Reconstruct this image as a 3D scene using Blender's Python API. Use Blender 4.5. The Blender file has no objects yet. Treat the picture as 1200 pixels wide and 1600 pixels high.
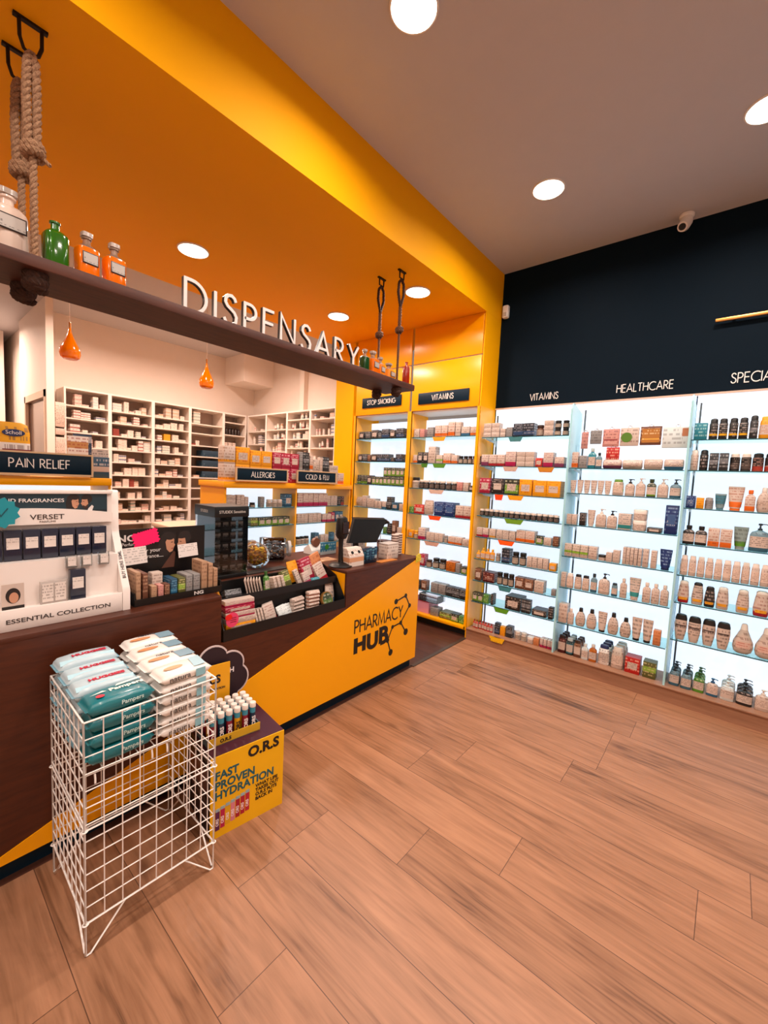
import bpy, math, random
from math import sin, cos, pi, radians, sqrt, floor
from mathutils import Vector, Matrix
random.seed(7)
SC = bpy.context.scene
C = SC.collection

# ------------------------------------------------------------------ camera
cam_d = bpy.data.cameras.new('camera')
cam = bpy.data.objects.new('camera', cam_d); C.objects.link(cam)
YAW, PITCH, ROLL, FPX = 0.6935, -0.0800, -0.0475, 652.4
f_ = Vector((cos(YAW)*cos(PITCH), sin(YAW)*cos(PITCH), sin(PITCH)))
r_ = Vector((sin(YAW), -cos(YAW), 0)); d_ = f_.cross(r_)
r2 = cos(ROLL)*r_ + sin(ROLL)*d_; d2 = -sin(ROLL)*r_ + cos(ROLL)*d_
mw = Matrix.Identity(4)
for i in range(3):
    mw[i][0] = r2[i]; mw[i][1] = -d2[i]; mw[i][2] = -f_[i]
mw[2][3] = 1.6
cam.matrix_world = mw
cam_d.sensor_fit = 'HORIZONTAL'; cam_d.sensor_width = 36; cam_d.lens = 36*FPX/1200
cam_d.clip_start = 0.05
SC.camera = cam

# ------------------------------------------------------------------ light, exposure
SC.view_settings.view_transform = 'Standard'
SC.view_settings.look = 'None'
SC.view_settings.gamma = 1
SC.view_settings.use_curve_mapping = False
SC.view_settings.exposure = 0.0
LAMP_COL = (1.0, 0.86, 0.77)
BACK_COL = (1.0, 0.73, 0.59)
SHOP_W, SOFFIT_W, BACK_W = 20, 15, 37
PANEL = 1.0            # strength of the backlit shelf panels
w = bpy.data.worlds.new('world'); SC.world = w; w.use_nodes = True
w.node_tree.nodes['Background'].inputs[0].default_value = (1.0, 0.8, 0.68, 1)
w.node_tree.nodes['Background'].inputs[1].default_value = 0.25
try:
    SC.cycles.max_bounces = 8; SC.cycles.transparent_max_bounces = 24
    SC.cycles.sample_clamp_indirect = 4
    SC.cycles.caustics_reflective = False; SC.cycles.caustics_refractive = False
except Exception: pass

# ------------------------------------------------------------------ materials
def lin(h):
    h = h.lstrip('#'); o = []
    for i in (0, 2, 4):
        v = int(h[i:i+2], 16)/255
        o.append(v/12.92 if v <= .04045 else ((v+.055)/1.055)**2.4)
    return (*o, 1)
_m = {}
def mat(h, rough=.5, metal=0, emit=0, trans=0, coat=0, alpha=1, bump=0, name=None, var=.04):
    k = (h, rough, metal, emit, trans, coat, alpha, bump)
    if k in _m: return _m[k]
    m = bpy.data.materials.new(name or 'mat_'+h); m.use_nodes = True; nt = m.node_tree
    b = nt.nodes['Principled BSDF']; c = lin(h)
    b.inputs['Base Color'].default_value = c; b.inputs['Roughness'].default_value = rough
    b.inputs['Metallic'].default_value = metal; b.inputs['Alpha'].default_value = alpha
    if trans: b.inputs['Transmission Weight'].default_value = trans
    if coat: b.inputs['Coat Weight'].default_value = coat; b.inputs['Coat Roughness'].default_value = .1
    if emit:
        b.inputs['Emission Color'].default_value = c; b.inputs['Emission Strength'].default_value = emit
    elif var:
        tc = nt.nodes.new('ShaderNodeTexCoord'); n = nt.nodes.new('ShaderNodeTexNoise'); n.inputs['Scale'].default_value = 9
        mr = nt.nodes.new('ShaderNodeMapRange'); mr.inputs['To Min'].default_value = 1-var; mr.inputs['To Max'].default_value = 1+var
        mx = nt.nodes.new('ShaderNodeVectorMath'); mx.operation = 'SCALE'; mx.inputs[0].default_value = c[:3]
        nt.links.new(tc.outputs['Object'], n.inputs['Vector']); nt.links.new(n.outputs['Fac'], mr.inputs['Value'])
        nt.links.new(mr.outputs['Result'], mx.inputs['Scale']); nt.links.new(mx.outputs[0], b.inputs['Base Color'])
    if bump:
        n = nt.nodes.new('ShaderNodeTexNoise'); n.inputs['Scale'].default_value = 60
        bp = nt.nodes.new('ShaderNodeBump'); bp.inputs['Strength'].default_value = bump; bp.inputs['Distance'].default_value = .01
        nt.links.new(n.outputs['Fac'], bp.inputs['Height']); nt.links.new(bp.outputs[0], b.inputs['Normal'])
    _m[k] = m; return m

def clear(h, refl=.15, tint=.9, name='clear'):
    """clear acrylic / sheet glass: transparent with a fresnel sheen"""
    k = ('clear', h, refl, tint)
    if k in _m: return _m[k]
    m = bpy.data.materials.new(name); m.use_nodes = True; nt = m.node_tree; nt.nodes.clear()
    o = nt.nodes.new('ShaderNodeOutputMaterial'); mx = nt.nodes.new('ShaderNodeMixShader')
    t = nt.nodes.new('ShaderNodeBsdfTransparent'); g = nt.nodes.new('ShaderNodeBsdfGlossy')
    c = lin(h); t.inputs[0].default_value = tuple(tint*v for v in c[:3])+(1,)
    g.inputs['Color'].default_value = (1, 1, 1, 1); g.inputs['Roughness'].default_value = .05
    fr = nt.nodes.new('ShaderNodeFresnel'); fr.inputs[0].default_value = 1.45
    ad = nt.nodes.new('ShaderNodeMath'); ad.operation = 'MULTIPLY'; ad.inputs[1].default_value = refl*6
    nt.links.new(fr.outputs[0], ad.inputs[0]); nt.links.new(ad.outputs[0], mx.inputs[0])
    nt.links.new(t.outputs[0], mx.inputs[1]); nt.links.new(g.outputs[0], mx.inputs[2]); nt.links.new(mx.outputs[0], o.inputs[0])
    _m[k] = m; return m

def _math(nt, op, a, b=None):
    n = nt.nodes.new('ShaderNodeMath'); n.operation = op
    for i, v in enumerate((a, b)):
        if v is None: continue
        if isinstance(v, (int, float)): n.inputs[i].default_value = v
        else: nt.links.new(v, n.inputs[i])
    return n.outputs[0]
def _print_group():
    g = bpy.data.node_groups.new('printed_face', 'ShaderNodeTree')
    for nm, t, dv in (('Base', 'NodeSocketColor', None), ('Accent', 'NodeSocketColor', None), ('Ink', 'NodeSocketColor', None),
                      ('Z0', 'NodeSocketFloat', 0), ('Z1', 'NodeSocketFloat', 0), ('Lines', 'NodeSocketFloat', 7), ('Seed', 'NodeSocketFloat', 0)):
        g.interface.new_socket(nm, in_out='INPUT', socket_type=t)
    g.interface.new_socket('Color', in_out='OUTPUT', socket_type='NodeSocketColor')
    i = g.nodes.new('NodeGroupInput'); o = g.nodes.new('NodeGroupOutput')
    tc = g.nodes.new('ShaderNodeTexCoord'); s = g.nodes.new('ShaderNodeSeparateXYZ'); g.links.new(tc.outputs['Generated'], s.inputs[0])
    x = _math(g, 'ADD', s.outputs[0], s.outputs[1]); z = s.outputs[2]
    zn = _math(g, 'MULTIPLY', z, i.outputs['Lines'])
    fl = _math(g, 'FLOOR', zn); fr = _math(g, 'FRACT', zn)
    c = g.nodes.new('ShaderNodeCombineXYZ')
    g.links.new(_math(g, 'MULTIPLY', x, 9), c.inputs[0]); g.links.new(_math(g, 'MULTIPLY', fl, 5.31), c.inputs[1]); g.links.new(i.outputs['Seed'], c.inputs[2])
    n = g.nodes.new('ShaderNodeTexNoise'); n.inputs['Scale'].default_value = 1; n.inputs['Detail'].default_value = 1
    g.links.new(c.outputs[0], n.inputs['Vector'])
    ink = _math(g, 'MULTIPLY', _math(g, 'LESS_THAN', fr, .5), _math(g, 'GREATER_THAN', n.outputs['Fac'], .5))
    c2 = g.nodes.new('ShaderNodeCombineXYZ'); g.links.new(fl, c2.inputs[0]); g.links.new(i.outputs['Seed'], c2.inputs[1])
    wn = g.nodes.new('ShaderNodeTexWhiteNoise'); wn.noise_dimensions = '3D'; g.links.new(c2.outputs[0], wn.inputs['Vector'])
    ink = _math(g, 'MULTIPLY', ink, _math(g, 'LESS_THAN', wn.outputs['Value'], .75))
    ink = _math(g, 'MULTIPLY', ink, _math(g, 'MULTIPLY', _math(g, 'GREATER_THAN', z, .1), _math(g, 'LESS_THAN', z, .93)))
    band = _math(g, 'MULTIPLY', _math(g, 'GREATER_THAN', z, i.outputs['Z0']), _math(g, 'LESS_THAN', z, i.outputs['Z1']))
    m1 = g.nodes.new('ShaderNodeMix'); m1.data_type = 'RGBA'; m2 = g.nodes.new('ShaderNodeMix'); m2.data_type = 'RGBA'
    g.links.new(band, m1.inputs[0]); g.links.new(i.outputs['Base'], m1.inputs[6]); g.links.new(i.outputs['Accent'], m1.inputs[7])
    g.links.new(_math(g, 'MULTIPLY', ink, .58), m2.inputs[0]); g.links.new(m1.outputs[2], m2.inputs[6]); g.links.new(i.outputs['Ink'], m2.inputs[7])
    g.links.new(m2.outputs[2], o.inputs[0]); return g
PG = _print_group()
def pm(base, acc=None, ink='333333', z=(0, .25), lines=7, seed=0, rough=.45):
    acc = acc or base
    k = ('p', base, acc, ink, z, lines, seed, rough)
    if k in _m: return _m[k]
    m = bpy.data.materials.new('printed_'+base); m.use_nodes = True; nt = m.node_tree
    b = nt.nodes['Principled BSDF']; b.inputs['Roughness'].default_value = rough
    g = nt.nodes.new('ShaderNodeGroup'); g.node_tree = PG
    for nm, v in (('Base', lin(base)), ('Accent', lin(acc)), ('Ink', lin(ink)), ('Z0', z[0]-.001), ('Z1', z[1]), ('Lines', lines), ('Seed', seed)):
        g.inputs[nm].default_value = v
    nt.links.new(g.outputs[0], b.inputs['Base Color']); _m[k] = m; return m

def wood(c1, c2, scale=(1, 12, 12), rough=.45, streak=.5, name='wood'):
    k = ('w', c1, c2, scale)
    if k in _m: return _m[k]
    m = bpy.data.materials.new(name); m.use_nodes = True; nt = m.node_tree; b = nt.nodes['Principled BSDF']
    tc = nt.nodes.new('ShaderNodeTexCoord'); mp = nt.nodes.new('ShaderNodeMapping'); mp.inputs['Scale'].default_value = scale
    n = nt.nodes.new('ShaderNodeTexNoise'); n.inputs['Scale'].default_value = 4; n.inputs['Detail'].default_value = 8; n.inputs['Distortion'].default_value = .6
    r = nt.nodes.new('ShaderNodeValToRGB'); r.color_ramp.elements[0].color = lin(c1); r.color_ramp.elements[1].color = lin(c2)
    r.color_ramp.elements[0].position = .5-streak*.4; r.color_ramp.elements[1].position = .5+streak*.4
    for a, bb in ((tc.outputs['Object'], mp.inputs[0]), (mp.outputs[0], n.inputs['Vector']), (n.outputs['Fac'], r.inputs[0]), (r.outputs[0], b.inputs['Base Color'])): nt.links.new(a, bb)
    b.inputs['Roughness'].default_value = rough; _m[k] = m; return m

YEL = 'FFAC00'
yellow = mat(YEL, .28, name='yellow_laminate', var=.015)
yellow_paint = mat('FFB200', .6, name='yellow_paint', var=.02)
navy = mat('00121F', .7, name='navy_paint', var=.06)
navy_sign = mat('06202F', .4, name='navy_sign')
white_wall = mat('F2E6DC', .7, name='white_wall', var=.02)
ceil_m = mat('CBC8CA', .8, name='ceiling_paint', var=.02)
white = mat('F4EEE8', .45, name='white_gloss')
for _q, _v in ((yellow, .45), (yellow_paint, .12), (navy, .12), (navy_sign, .2)): _q.node_tree.nodes['Principled BSDF'].inputs['Specular IOR Level'].default_value = _v
cream_shelf = mat('EFE3D8', .5, name='white_laminate')
black = mat('0A0A0B', .4, name='black_plastic')
dark = mat('1A1715', .5, name='dark_plastic')
steel = mat('8C8C8C', .3, 1, name='steel')
iron = mat('231712', .55, .6, name='bronze_iron')
brown = wood('351206', '5A2810', (2, 2, 14), .42, .9, 'brown_woodgrain')
beam_m = wood('351408', '5C2C18', (1.5, 10, 10), .6, .8, 'beam_wood')
kick_m = wood('8A6048', 'A87C60', (3, 1, 12), .5, .9, 'kick_wood')
glass = clear('D8F4F4', .12, .97, 'shelf_glass')
glass_edge = mat('2E5E62', .15, name='glass_edge', alpha=.85)
acrylic = clear('F4F6F6', .25, .96, 'clear_acrylic')
def panel_mat(strength, c, name):
    m = mat(c, .6, emit=strength, name=name); return m
panel_w = panel_mat(PANEL, 'E0EEFF', 'backlit_panel')

# ------------------------------------------------------------------ mesh builder
class MB:
    def __init__(s): s.v = []; s.f = []; s.mi = []
    def add(s, vs, fs, m=0):
        o = len(s.v); s.v += [tuple(v) for v in vs]; s.f += [tuple(i+o for i in f) for f in fs]; s.mi += [m]*len(fs); return s
    def box(s, x0, y0, z0, x1, y1, z1, m=0, c=0):
        if c <= 0:
            return s.add([(x0,y0,z0),(x1,y0,z0),(x1,y1,z0),(x0,y1,z0),(x0,y0,z1),(x1,y0,z1),(x1,y1,z1),(x0,y1,z1)],
                  [(0,3,2,1),(4,5,6,7),(0,1,5,4),(1,2,6,5),(2,3,7,6),(3,0,4,7)], m)
        xs, ys = (x0, x1), (y0, y1)
        def ring(z, k):
            a, b, p, q = x0+k, x1-k, y0+k, y1-k
            return [(a+c,p,z),(b-c,p,z),(b,p+c,z),(b,q-c,z),(b-c,q,z),(a+c,q,z),(a,q-c,z),(a,p+c,z)]
        R = [ring(z0, c*.6), ring(z0+c, 0), ring(z1-c, 0), ring(z1, c*.6)]
        return s.rings(R, m)
    def rings(s, R, m=0, cap=True):
        n = len(R[0]); vs = [p for r in R for p in r]; fs = []
        for k in range(len(R)-1):
            for i in range(n):
                j = (i+1) % n; fs.append((k*n+i, k*n+j, (k+1)*n+j, (k+1)*n+i))
        if cap: fs += [tuple(range(n-1, -1, -1)), tuple((len(R)-1)*n+i for i in range(n))]
        return s.add(vs, fs, m)
    def loft(s, prof, n=16, m=0, cx=0, cy=0):
        """prof: (z, halfwidth, halfdepth, exponent)"""
        R = []
        for z, a, b, e in prof:
            r = []
            for i in range(n):
                t = 2*pi*(i+.5)/n; ct, st = cos(t), sin(t)
                r.append((cx+a*math.copysign(abs(ct)**(2/e), ct), cy+b*math.copysign(abs(st)**(2/e), st), z))
            R.append(r)
        return s.rings(R, m)
    def lathe(s, prof, n=20, m=0, cx=0, cy=0):
        return s.loft([(z, max(r, 1e-4), max(r, 1e-4), 2) for r, z in prof], n, m, cx, cy)
    def tube(s, pts, r, n=6, m=0, closed=False):
        P = [Vector(p) for p in pts]; R = []; prev = None
        for i, p in enumerate(P):
            a = P[i-1] if (i > 0 or closed) else P[i]; b = P[(i+1) % len(P)] if (i < len(P)-1 or closed) else P[i]
            t = (b-a).normalized() if (b-a).length > 1e-9 else Vector((0, 0, 1))
            if prev is None:
                u = t.cross(Vector((0, 0, 1)));
                if u.length < .05: u = t.cross(Vector((1, 0, 0)))
            else: u = prev - t*prev.dot(t)
            u.normalize(); v = t.cross(u); prev = u
            rr = r[i] if isinstance(r, (list, tuple)) else r
            R.append([tuple(p+rr*(cos(2*pi*k/n)*u+sin(2*pi*k/n)*v)) for k in range(n)])
        if closed: R.append(R[0])
        return s.rings(R, m, not closed)
    def cyl(s, a, b, r, n=12, m=0): return s.tube([a, b], r, n, m)
    def prism(s, poly, y0, y1, m=0):
        """polygon in x,z extruded in y"""
        n = len(poly); vs = [(x, y0, z) for x, z in poly]+[(x, y1, z) for x, z in poly]
        fs = [tuple(range(n)), tuple(range(2*n-1, n-1, -1))]+[(i, i+n, (i+1) % n+n, (i+1) % n) for i in range(n)]
        return s.add(vs, fs, m)
    def prismx(s, poly, x0, x1, m=0):
        """polygon in y,z extruded in x"""
        n = len(poly); vs = [(x0, y, z) for y, z in poly]+[(x1, y, z) for y, z in poly]
        fs = [tuple(range(n-1, -1, -1)), tuple(range(n, 2*n))]+[(i, (i+1) % n, (i+1) % n+n, i+n) for i in range(n)]
        return s.add(vs, fs, m)
    def quad(s, a, b, c, d, m=0): return s.add([a, b, c, d], [(0, 1, 2, 3)], m)
    def ribbon(s, pts, wd, y0, y1, m=0):
        """flat stroke in the x,z plane with width wd from depth y0 (front) to y1"""
        P = [Vector((p[0], p[1])) for i, p in enumerate(pts) if i == 0 or (abs(p[0]-pts[i-1][0])+abs(p[1]-pts[i-1][1])) > 1e-6]
        cl = (P[0]-P[-1]).length < 1e-6 and len(P) > 2
        if cl: P = P[:-1]
        n = len(P); L = []; Rr = []
        for i in range(n):
            t1 = (P[i]-P[i-1]) if (i > 0 or cl) else None
            t2 = (P[(i+1) % n]-P[i]) if (i < n-1 or cl) else None
            t1 = t1.normalized() if t1 is not None else None; t2 = t2.normalized() if t2 is not None else None
            if t1 is None: nn = Vector((-t2.y, t2.x)); k = 1
            elif t2 is None: nn = Vector((-t1.y, t1.x)); k = 1
            else:
                a = Vector((-t1.y, t1.x)); b = Vector((-t2.y, t2.x)); nn = (a+b)
                if nn.length < 1e-3: nn = a
                nn.normalize(); k = min(1/max(nn.dot(a), .2), 2.2)
            L.append(P[i]+nn*wd/2*k); Rr.append(P[i]-nn*wd/2*k)
        o = [(p.x, y0, p.y) for p in L]+[(p.x, y0, p.y) for p in Rr]+[(p.x, y1, p.y) for p in L]+[(p.x, y1, p.y) for p in Rr]
        fs = []
        for i in range(n if cl else n-1):
            j = (i+1) % n
            fs += [(i, n+i, n+j, j), (2*n+i, 2*n+j, 3*n+j, 3*n+i), (i, j, 2*n+j, 2*n+i), (n+i, 3*n+i, 3*n+j, n+j)]
        if not cl: fs += [(0, 2*n, 3*n, n), (n-1, 2*n-1, 4*n-1, 3*n-1)]
        return s.add(o, fs, m)
    def xf(s, M):
        s.v = [tuple(M @ Vector(v)) for v in s.v]; return s
    def join(s, o, M=None, m=None):
        vs = [tuple(M @ Vector(v)) for v in o.v] if M else o.v
        k = len(s.v); s.v += vs; s.f += [tuple(i+k for i in f) for f in o.f]; s.mi += ([m]*len(o.f) if m is not None else o.mi); return s
    def mesh(s, name, mats, smooth=35):
        me = bpy.data.meshes.new(name); me.from_pydata(s.v, [], s.f)
        for m in (mats if isinstance(mats, (list, tuple)) else [mats]): me.materials.append(m)
        me.polygons.foreach_set('material_index', s.mi)
        if smooth:
            me.polygons.foreach_set('use_smooth', [True]*len(s.f)); me.update(); me.set_sharp_from_angle(angle=radians(smooth))
        me.update(); return me
def B(*a, **k): return MB().box(*a, **k)

# ------------------------------------------------------------------ objects
LABELS = {}
def link(name, me, parent=None, loc=None, rz=None):
    o = bpy.data.objects.new(name, me); C.objects.link(o)
    if parent: o.parent = parent
    if loc is not None: o.location = loc
    if rz: o.rotation_euler = (0, 0, rz)
    return o
def thing(name, label, cat, loc=(0, 0, 0), rz=0, group=None, me=None):
    o = link(name, me, None, loc, rz); o['label'] = label; o['category'] = cat
    if group: o['group'] = group
    n = len(label.split())
    if n > 16 or n < 4: print('LABELLEN', n, label)
    if label in LABELS: print('DUPLABEL', label)
    LABELS[label] = 1; return o
def part(name, mb, mats, parent, label=None, smooth=35):
    me = mb if isinstance(mb, bpy.types.Mesh) else mb.mesh(name, mats, smooth)
    o = link(name, me, parent)
    if label: o['label'] = label
    return o
def struct(name, mb, mats, smooth=0):
    o = link(name, mb.mesh(name, mats, smooth)); o['kind'] = 'structure'; return o

# ------------------------------------------------------------------ lettering
def arc(cx, cy, r, a0, a1, n=10, ry=None):
    ry = ry or r
    return [(cx+r*cos(radians(a0+(a1-a0)*i/n)), cy+ry*sin(radians(a0+(a1-a0)*i/n))) for i in range(n+1)]
GL = {
 'A': (.74, [[(0,0),(.37,1),(.74,0)], [(.13,.33),(.61,.33)]]),
 'B': (.5, [[(0,0),(0,1),(.2,1)]+arc(.22,.77,.23,90,-90,8)+[(0,.54)], [(0,.54),(.22,.54)]+arc(.24,.27,.27,90,-90,8)+[(0,0)]]),
 'C': (.78, [arc(.5,.5,.5,50,310,18)]),
 'D': (.7, [[(0,0),(0,1),(.2,1)]+arc(.2,.5,.5,90,-90,14)+[(0,0)]]),
 'E': (.45, [[(.45,1),(0,1),(0,0),(.45,0)], [(0,.53),(.42,.53)]]),
 'F': (.43, [[(.43,1),(0,1),(0,0)], [(0,.53),(.4,.53)]]),
 'G': (.9, [arc(.5,.5,.5,48,360,20)+[(.56,.5)]]),
 'H': (.6, [[(0,0),(0,1)], [(.6,0),(.6,1)], [(0,.53),(.6,.53)]]),
 'I': (.0, [[(0,0),(0,1)]]),
 'K': (.52, [[(0,0),(0,1)], [(.5,1),(.02,.52),(.52,0)]]),
 'L': (.4, [[(0,1),(0,0),(.4,0)]]),
 'M': (.85, [[(0,0),(.12,1),(.425,.1),(.73,1),(.85,0)]]),
 'N': (.66, [[(0,0),(0,1),(.66,0),(.66,1)]]),
 'O': (1., [arc(.5,.5,.5,90,450,26)]),
 'P': (.47, [[(0,0),(0,1),(.2,1)]+arc(.2,.74,.26,90,-90,9)+[(0,.48)]]),
 'R': (.52, [[(0,0),(0,1),(.2,1)]+arc(.2,.74,.26,90,-90,9)+[(0,.48)], [(.2,.48),(.52,0)]]),
 'S': (.48, [[(.45,.82),(.4,.93),(.29,1),(.16,.98),(.07,.88),(.06,.74),(.14,.62),(.27,.54),(.4,.45),(.48,.31),(.46,.14),(.36,.03),(.22,0),(.09,.06),(.01,.2)]]),
 'T': (.54, [[(.27,0),(.27,1)], [(0,1),(.54,1)]]),
 'U': (.6, [[(0,1),(0,.3)]+arc(.3,.3,.3,180,360,12)+[(.6,1)]]),
 'V': (.68, [[(0,1),(.34,0),(.68,1)]]),
 'W': (1.0, [[(0,1),(.26,0),(.5,.9),(.74,0),(1.0,1)]]),
 'X': (.62, [[(0,0),(.62,1)], [(0,1),(.62,0)]]),
 'Y': (.62, [[(0,1),(.31,.48),(.62,1)], [(.31,.48),(.31,0)]]),
 '&': (.7, [[(.7,0),(.17,.74),(.17,.9),(.28,1),(.4,.9),(.38,.74),(.1,.42),(.02,.22),(.12,.04),(.3,0),(.5,.12),(.64,.38)]]),
 '.': (.06, [[(.03,0),(.03,.07)]]),
 ' ': (.3, []),
}
def stroke_text(s, h, wt=.1, y0=-.002, y1=0, track=.2, align='l', slant=0):
    """thin geometric capitals in the x,z plane, front towards -y"""
    mb = MB(); x = 0
    for ch in s:
        wd, st = GL[ch]
        for k, p in enumerate(st): mb.ribbon([((x+a)*h, b*h) for a, b in p], wt*h, y0-k*2e-5, y1)
        x += wd+track
    W = (x-track)*h; dx = {'l': 0, 'c': -W/2, 'r': -W}[align]
    mb.v = [(a+dx+slant*c, b, c) for a, b, c in mb.v]; return mb, W
_txt = {}
def font_mesh(s, size, mats, bold=0, ext=.0005, align='CENTER', key=None):
    k = (s, size, bold, ext, align, id(mats))
    if k in _txt: return _txt[k]
    cu = bpy.data.curves.new('text', 'FONT'); cu.body = s; cu.size = size; cu.offset = bold; cu.extrude = ext
    cu.align_x = align; cu.resolution_u = 3
    o = bpy.data.objects.new('text', cu); C.objects.link(o); bpy.context.view_layer.update()
    me = bpy.data.meshes.new_from_object(o.evaluated_get(bpy.context.evaluated_depsgraph_get()))
    bpy.data.objects.remove(o); me.transform(Matrix.Rotation(pi/2, 4, 'X')); me.materials.clear(); me.materials.append(mats)
    _txt[k] = me; return me
def text(parent, s, size, m, loc, rz=0, rx=0, ry=0, bold=0, align='CENTER', name='lettering', sx=1, ext=.0005):
    o = link(name, font_mesh(s, size, m, bold, ext, align), parent, loc)
    o.rotation_euler = (rx, ry, rz); o.scale = (sx, 1, 1); return o

# =================================================================== SETTING
XR = 4.13      # navy wall
CZ, SZ, SY, SB = 3.73, 3.26, 1.985, 4.06     # ceiling, soffit height, soffit face, soffit back edge
XL, YB = -3.0, -3.2

# floor: planks running along y
def floor_material():
    m = bpy.data.materials.new('floor_planks'); m.use_nodes = True; nt = m.node_tree; b = nt.nodes['Principled BSDF']
    uv = nt.nodes.new('ShaderNodeUVMap'); uv.uv_map = 'plank'
    at = nt.nodes.new('ShaderNodeAttribute'); at.attribute_name = 'tone'
    s = nt.nodes.new('ShaderNodeSeparateXYZ'); nt.links.new(uv.outputs[0], s.inputs[0])
    sa = nt.nodes.new('ShaderNodeSeparateColor'); nt.links.new(at.outputs['Color'], sa.inputs[0])
    ln = _math(nt, 'MULTIPLY', sa.outputs[1], 4.0)
    ex = _math(nt, 'MINIMUM', s.outputs[0], _math(nt, 'SUBTRACT', .2475, s.outputs[0]))
    ey = _math(nt, 'MINIMUM', s.outputs[1], _math(nt, 'SUBTRACT', ln, s.outputs[1]))
    gap = _math(nt, 'LESS_THAN', _math(nt, 'MINIMUM', ex, ey), .0014)
    # grain space, shifted per plank
    c = nt.nodes.new('ShaderNodeCombineXYZ')
    nt.links.new(_math(nt, 'ADD', s.outputs[0], _math(nt, 'MULTIPLY', sa.outputs[0], 37)), c.inputs[0])
    nt.links.new(s.outputs[1], c.inputs[1]); nt.links.new(_math(nt, 'MULTIPLY', sa.outputs[0], 11), c.inputs[2])
    def noise(sc, scale, detail, dist):
        mp = nt.nodes.new('ShaderNodeMapping'); mp.inputs['Scale'].default_value = sc; nt.links.new(c.outputs[0], mp.inputs[0])
        n = nt.nodes.new('ShaderNodeTexNoise'); n.inputs['Scale'].default_value = scale; n.inputs['Detail'].default_value = detail; n.inputs['Distortion'].default_value = dist
        nt.links.new(mp.outputs[0], n.inputs['Vector']); return n.outputs['Fac']
    g1 = noise((11, .8, 1), 2.4, 5, 1.6); g2 = noise((40, 1.5, 1), 3, 5, .3); g3 = noise((3.2, .55, 1), 2.2, 3, 1.5)
    mixf = _math(nt, 'ADD', _math(nt, 'ADD', _math(nt, 'MULTIPLY', g1, .5), _math(nt, 'MULTIPLY', g2, .14)), _math(nt, 'MULTIPLY', g3, .46))
    mixf = _math(nt, 'ADD', mixf, _math(nt, 'MULTIPLY', _math(nt, 'SUBTRACT', sa.outputs[0], .5), .1))
    r = nt.nodes.new('ShaderNodeValToRGB'); cr = r.color_ramp; nt.links.new(mixf, r.inputs[0])
    cr.elements[0].position = .36; cr.elements[0].color = lin('5E3E29'); cr.elements[1].position = .72; cr.elements[1].color = lin('AC7C5C')
    for p, col in ((.44, '855B40'), (.53, '966A4D'), (.62, 'A27355')):
        e = cr.elements.new(p); e.color = lin(col)
    # knots
    mp = nt.nodes.new('ShaderNodeMapping'); mp.inputs['Scale'].default_value = (2.6, 1.3, 1); nt.links.new(c.outputs[0], mp.inputs[0])
    vo = nt.nodes.new('ShaderNodeTexVoronoi'); vo.inputs['Scale'].default_value = 1.3; nt.links.new(mp.outputs[0], vo.inputs['Vector'])
    kn = nt.nodes.new('ShaderNodeMapRange'); kn.inputs['From Min'].default_value = .03; kn.inputs['From Max'].default_value = .12
    kn.inputs['To Min'].default_value = .55; kn.inputs['To Max'].default_value = 0
    nt.links.new(_math(nt, 'ADD', vo.outputs['Distance'], _math(nt, 'MULTIPLY', _math(nt, 'SUBTRACT', g1, .5), .12)), kn.inputs['Value'])
    m1 = nt.nodes.new('ShaderNodeMix'); m1.data_type = 'RGBA'; m1.inputs[7].default_value = lin('553322')
    nt.links.new(kn.outputs[0], m1.inputs[0]); nt.links.new(r.outputs[0], m1.inputs[6])
    m2 = nt.nodes.new('ShaderNodeMix'); m2.data_type = 'RGBA'; m2.inputs[7].default_value = lin('4A2E20')
    nt.links.new(_math(nt, 'MULTIPLY', gap, .85), m2.inputs[0]); nt.links.new(m1.outputs[2], m2.inputs[6]); nt.links.new(m2.outputs[2], b.inputs['Base Color'])
    b.inputs['Roughness'].default_value = .38
    bp = nt.nodes.new('ShaderNodeBump'); bp.inputs['Strength'].default_value = .12; bp.inputs['Distance'].default_value = .002
    nt.links.new(g2, bp.inputs['Height']); nt.links.new(bp.outputs[0], b.inputs['Normal']); return m
def build_floor():
    W, L = .2475, 1.285; rnd = random.Random(5)
    fixed = {2: 1.026, 3: 1.33, 6: .60, 8: -.195, 9: .585}
    vs, fs, uvs, cols = [], [], [], []
    for k in range(-14, 18):
        x0 = .085+k*W; x1 = x0+W
        j = fixed.get(k, rnd.uniform(0, L)); y = j-L*math.ceil((j-YB)/L)
        while y < SY:
            a, bb = max(y, YB), min(y+L, SY)
            if bb > a:
                i = len(vs); vs += [(x0, a, 0), (x1, a, 0), (x1, bb, 0), (x0, bb, 0)]; fs.append((i, i+1, i+2, i+3))
                uvs += [(0, a-y), (W, a-y), (W, bb-y), (0, bb-y)]; t = rnd.random(); cols += [(t, L/4, 0, 1)]*4
            y += L
    me = bpy.data.meshes.new('floor'); me.from_pydata(vs, [], fs); u = me.uv_layers.new(name='plank')
    ca = me.color_attributes.new('tone', 'FLOAT_COLOR', 'CORNER')
    me.uv_layers['plank'].data.foreach_set('uv', [c for p in uvs for c in p])
    me.color_attributes['tone'].data.foreach_set('color', [c for p in cols for c in p])
    me.materials.append(floor_material()); o = link('floor', me); o['kind'] = 'structure'
build_floor()
struct('floor_dispensary', B(XL, SY, -.02, 4.6, 9.2, 0), wood('3C2118', '5E382A', (8, 1, 1), .35, .8, 'shaded_floor'))  # shade under the bulkhead is put into the dark wood colours
struct('trim_1', B(2.87, SY-.012, 0, 3.8, SY+.022, .006), mat('6A5A50', .35, .7, name='threshold'))
struct('ceiling', B(XL, YB, CZ, 4.6, SY+.02, CZ+.1), ceil_m)
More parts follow.
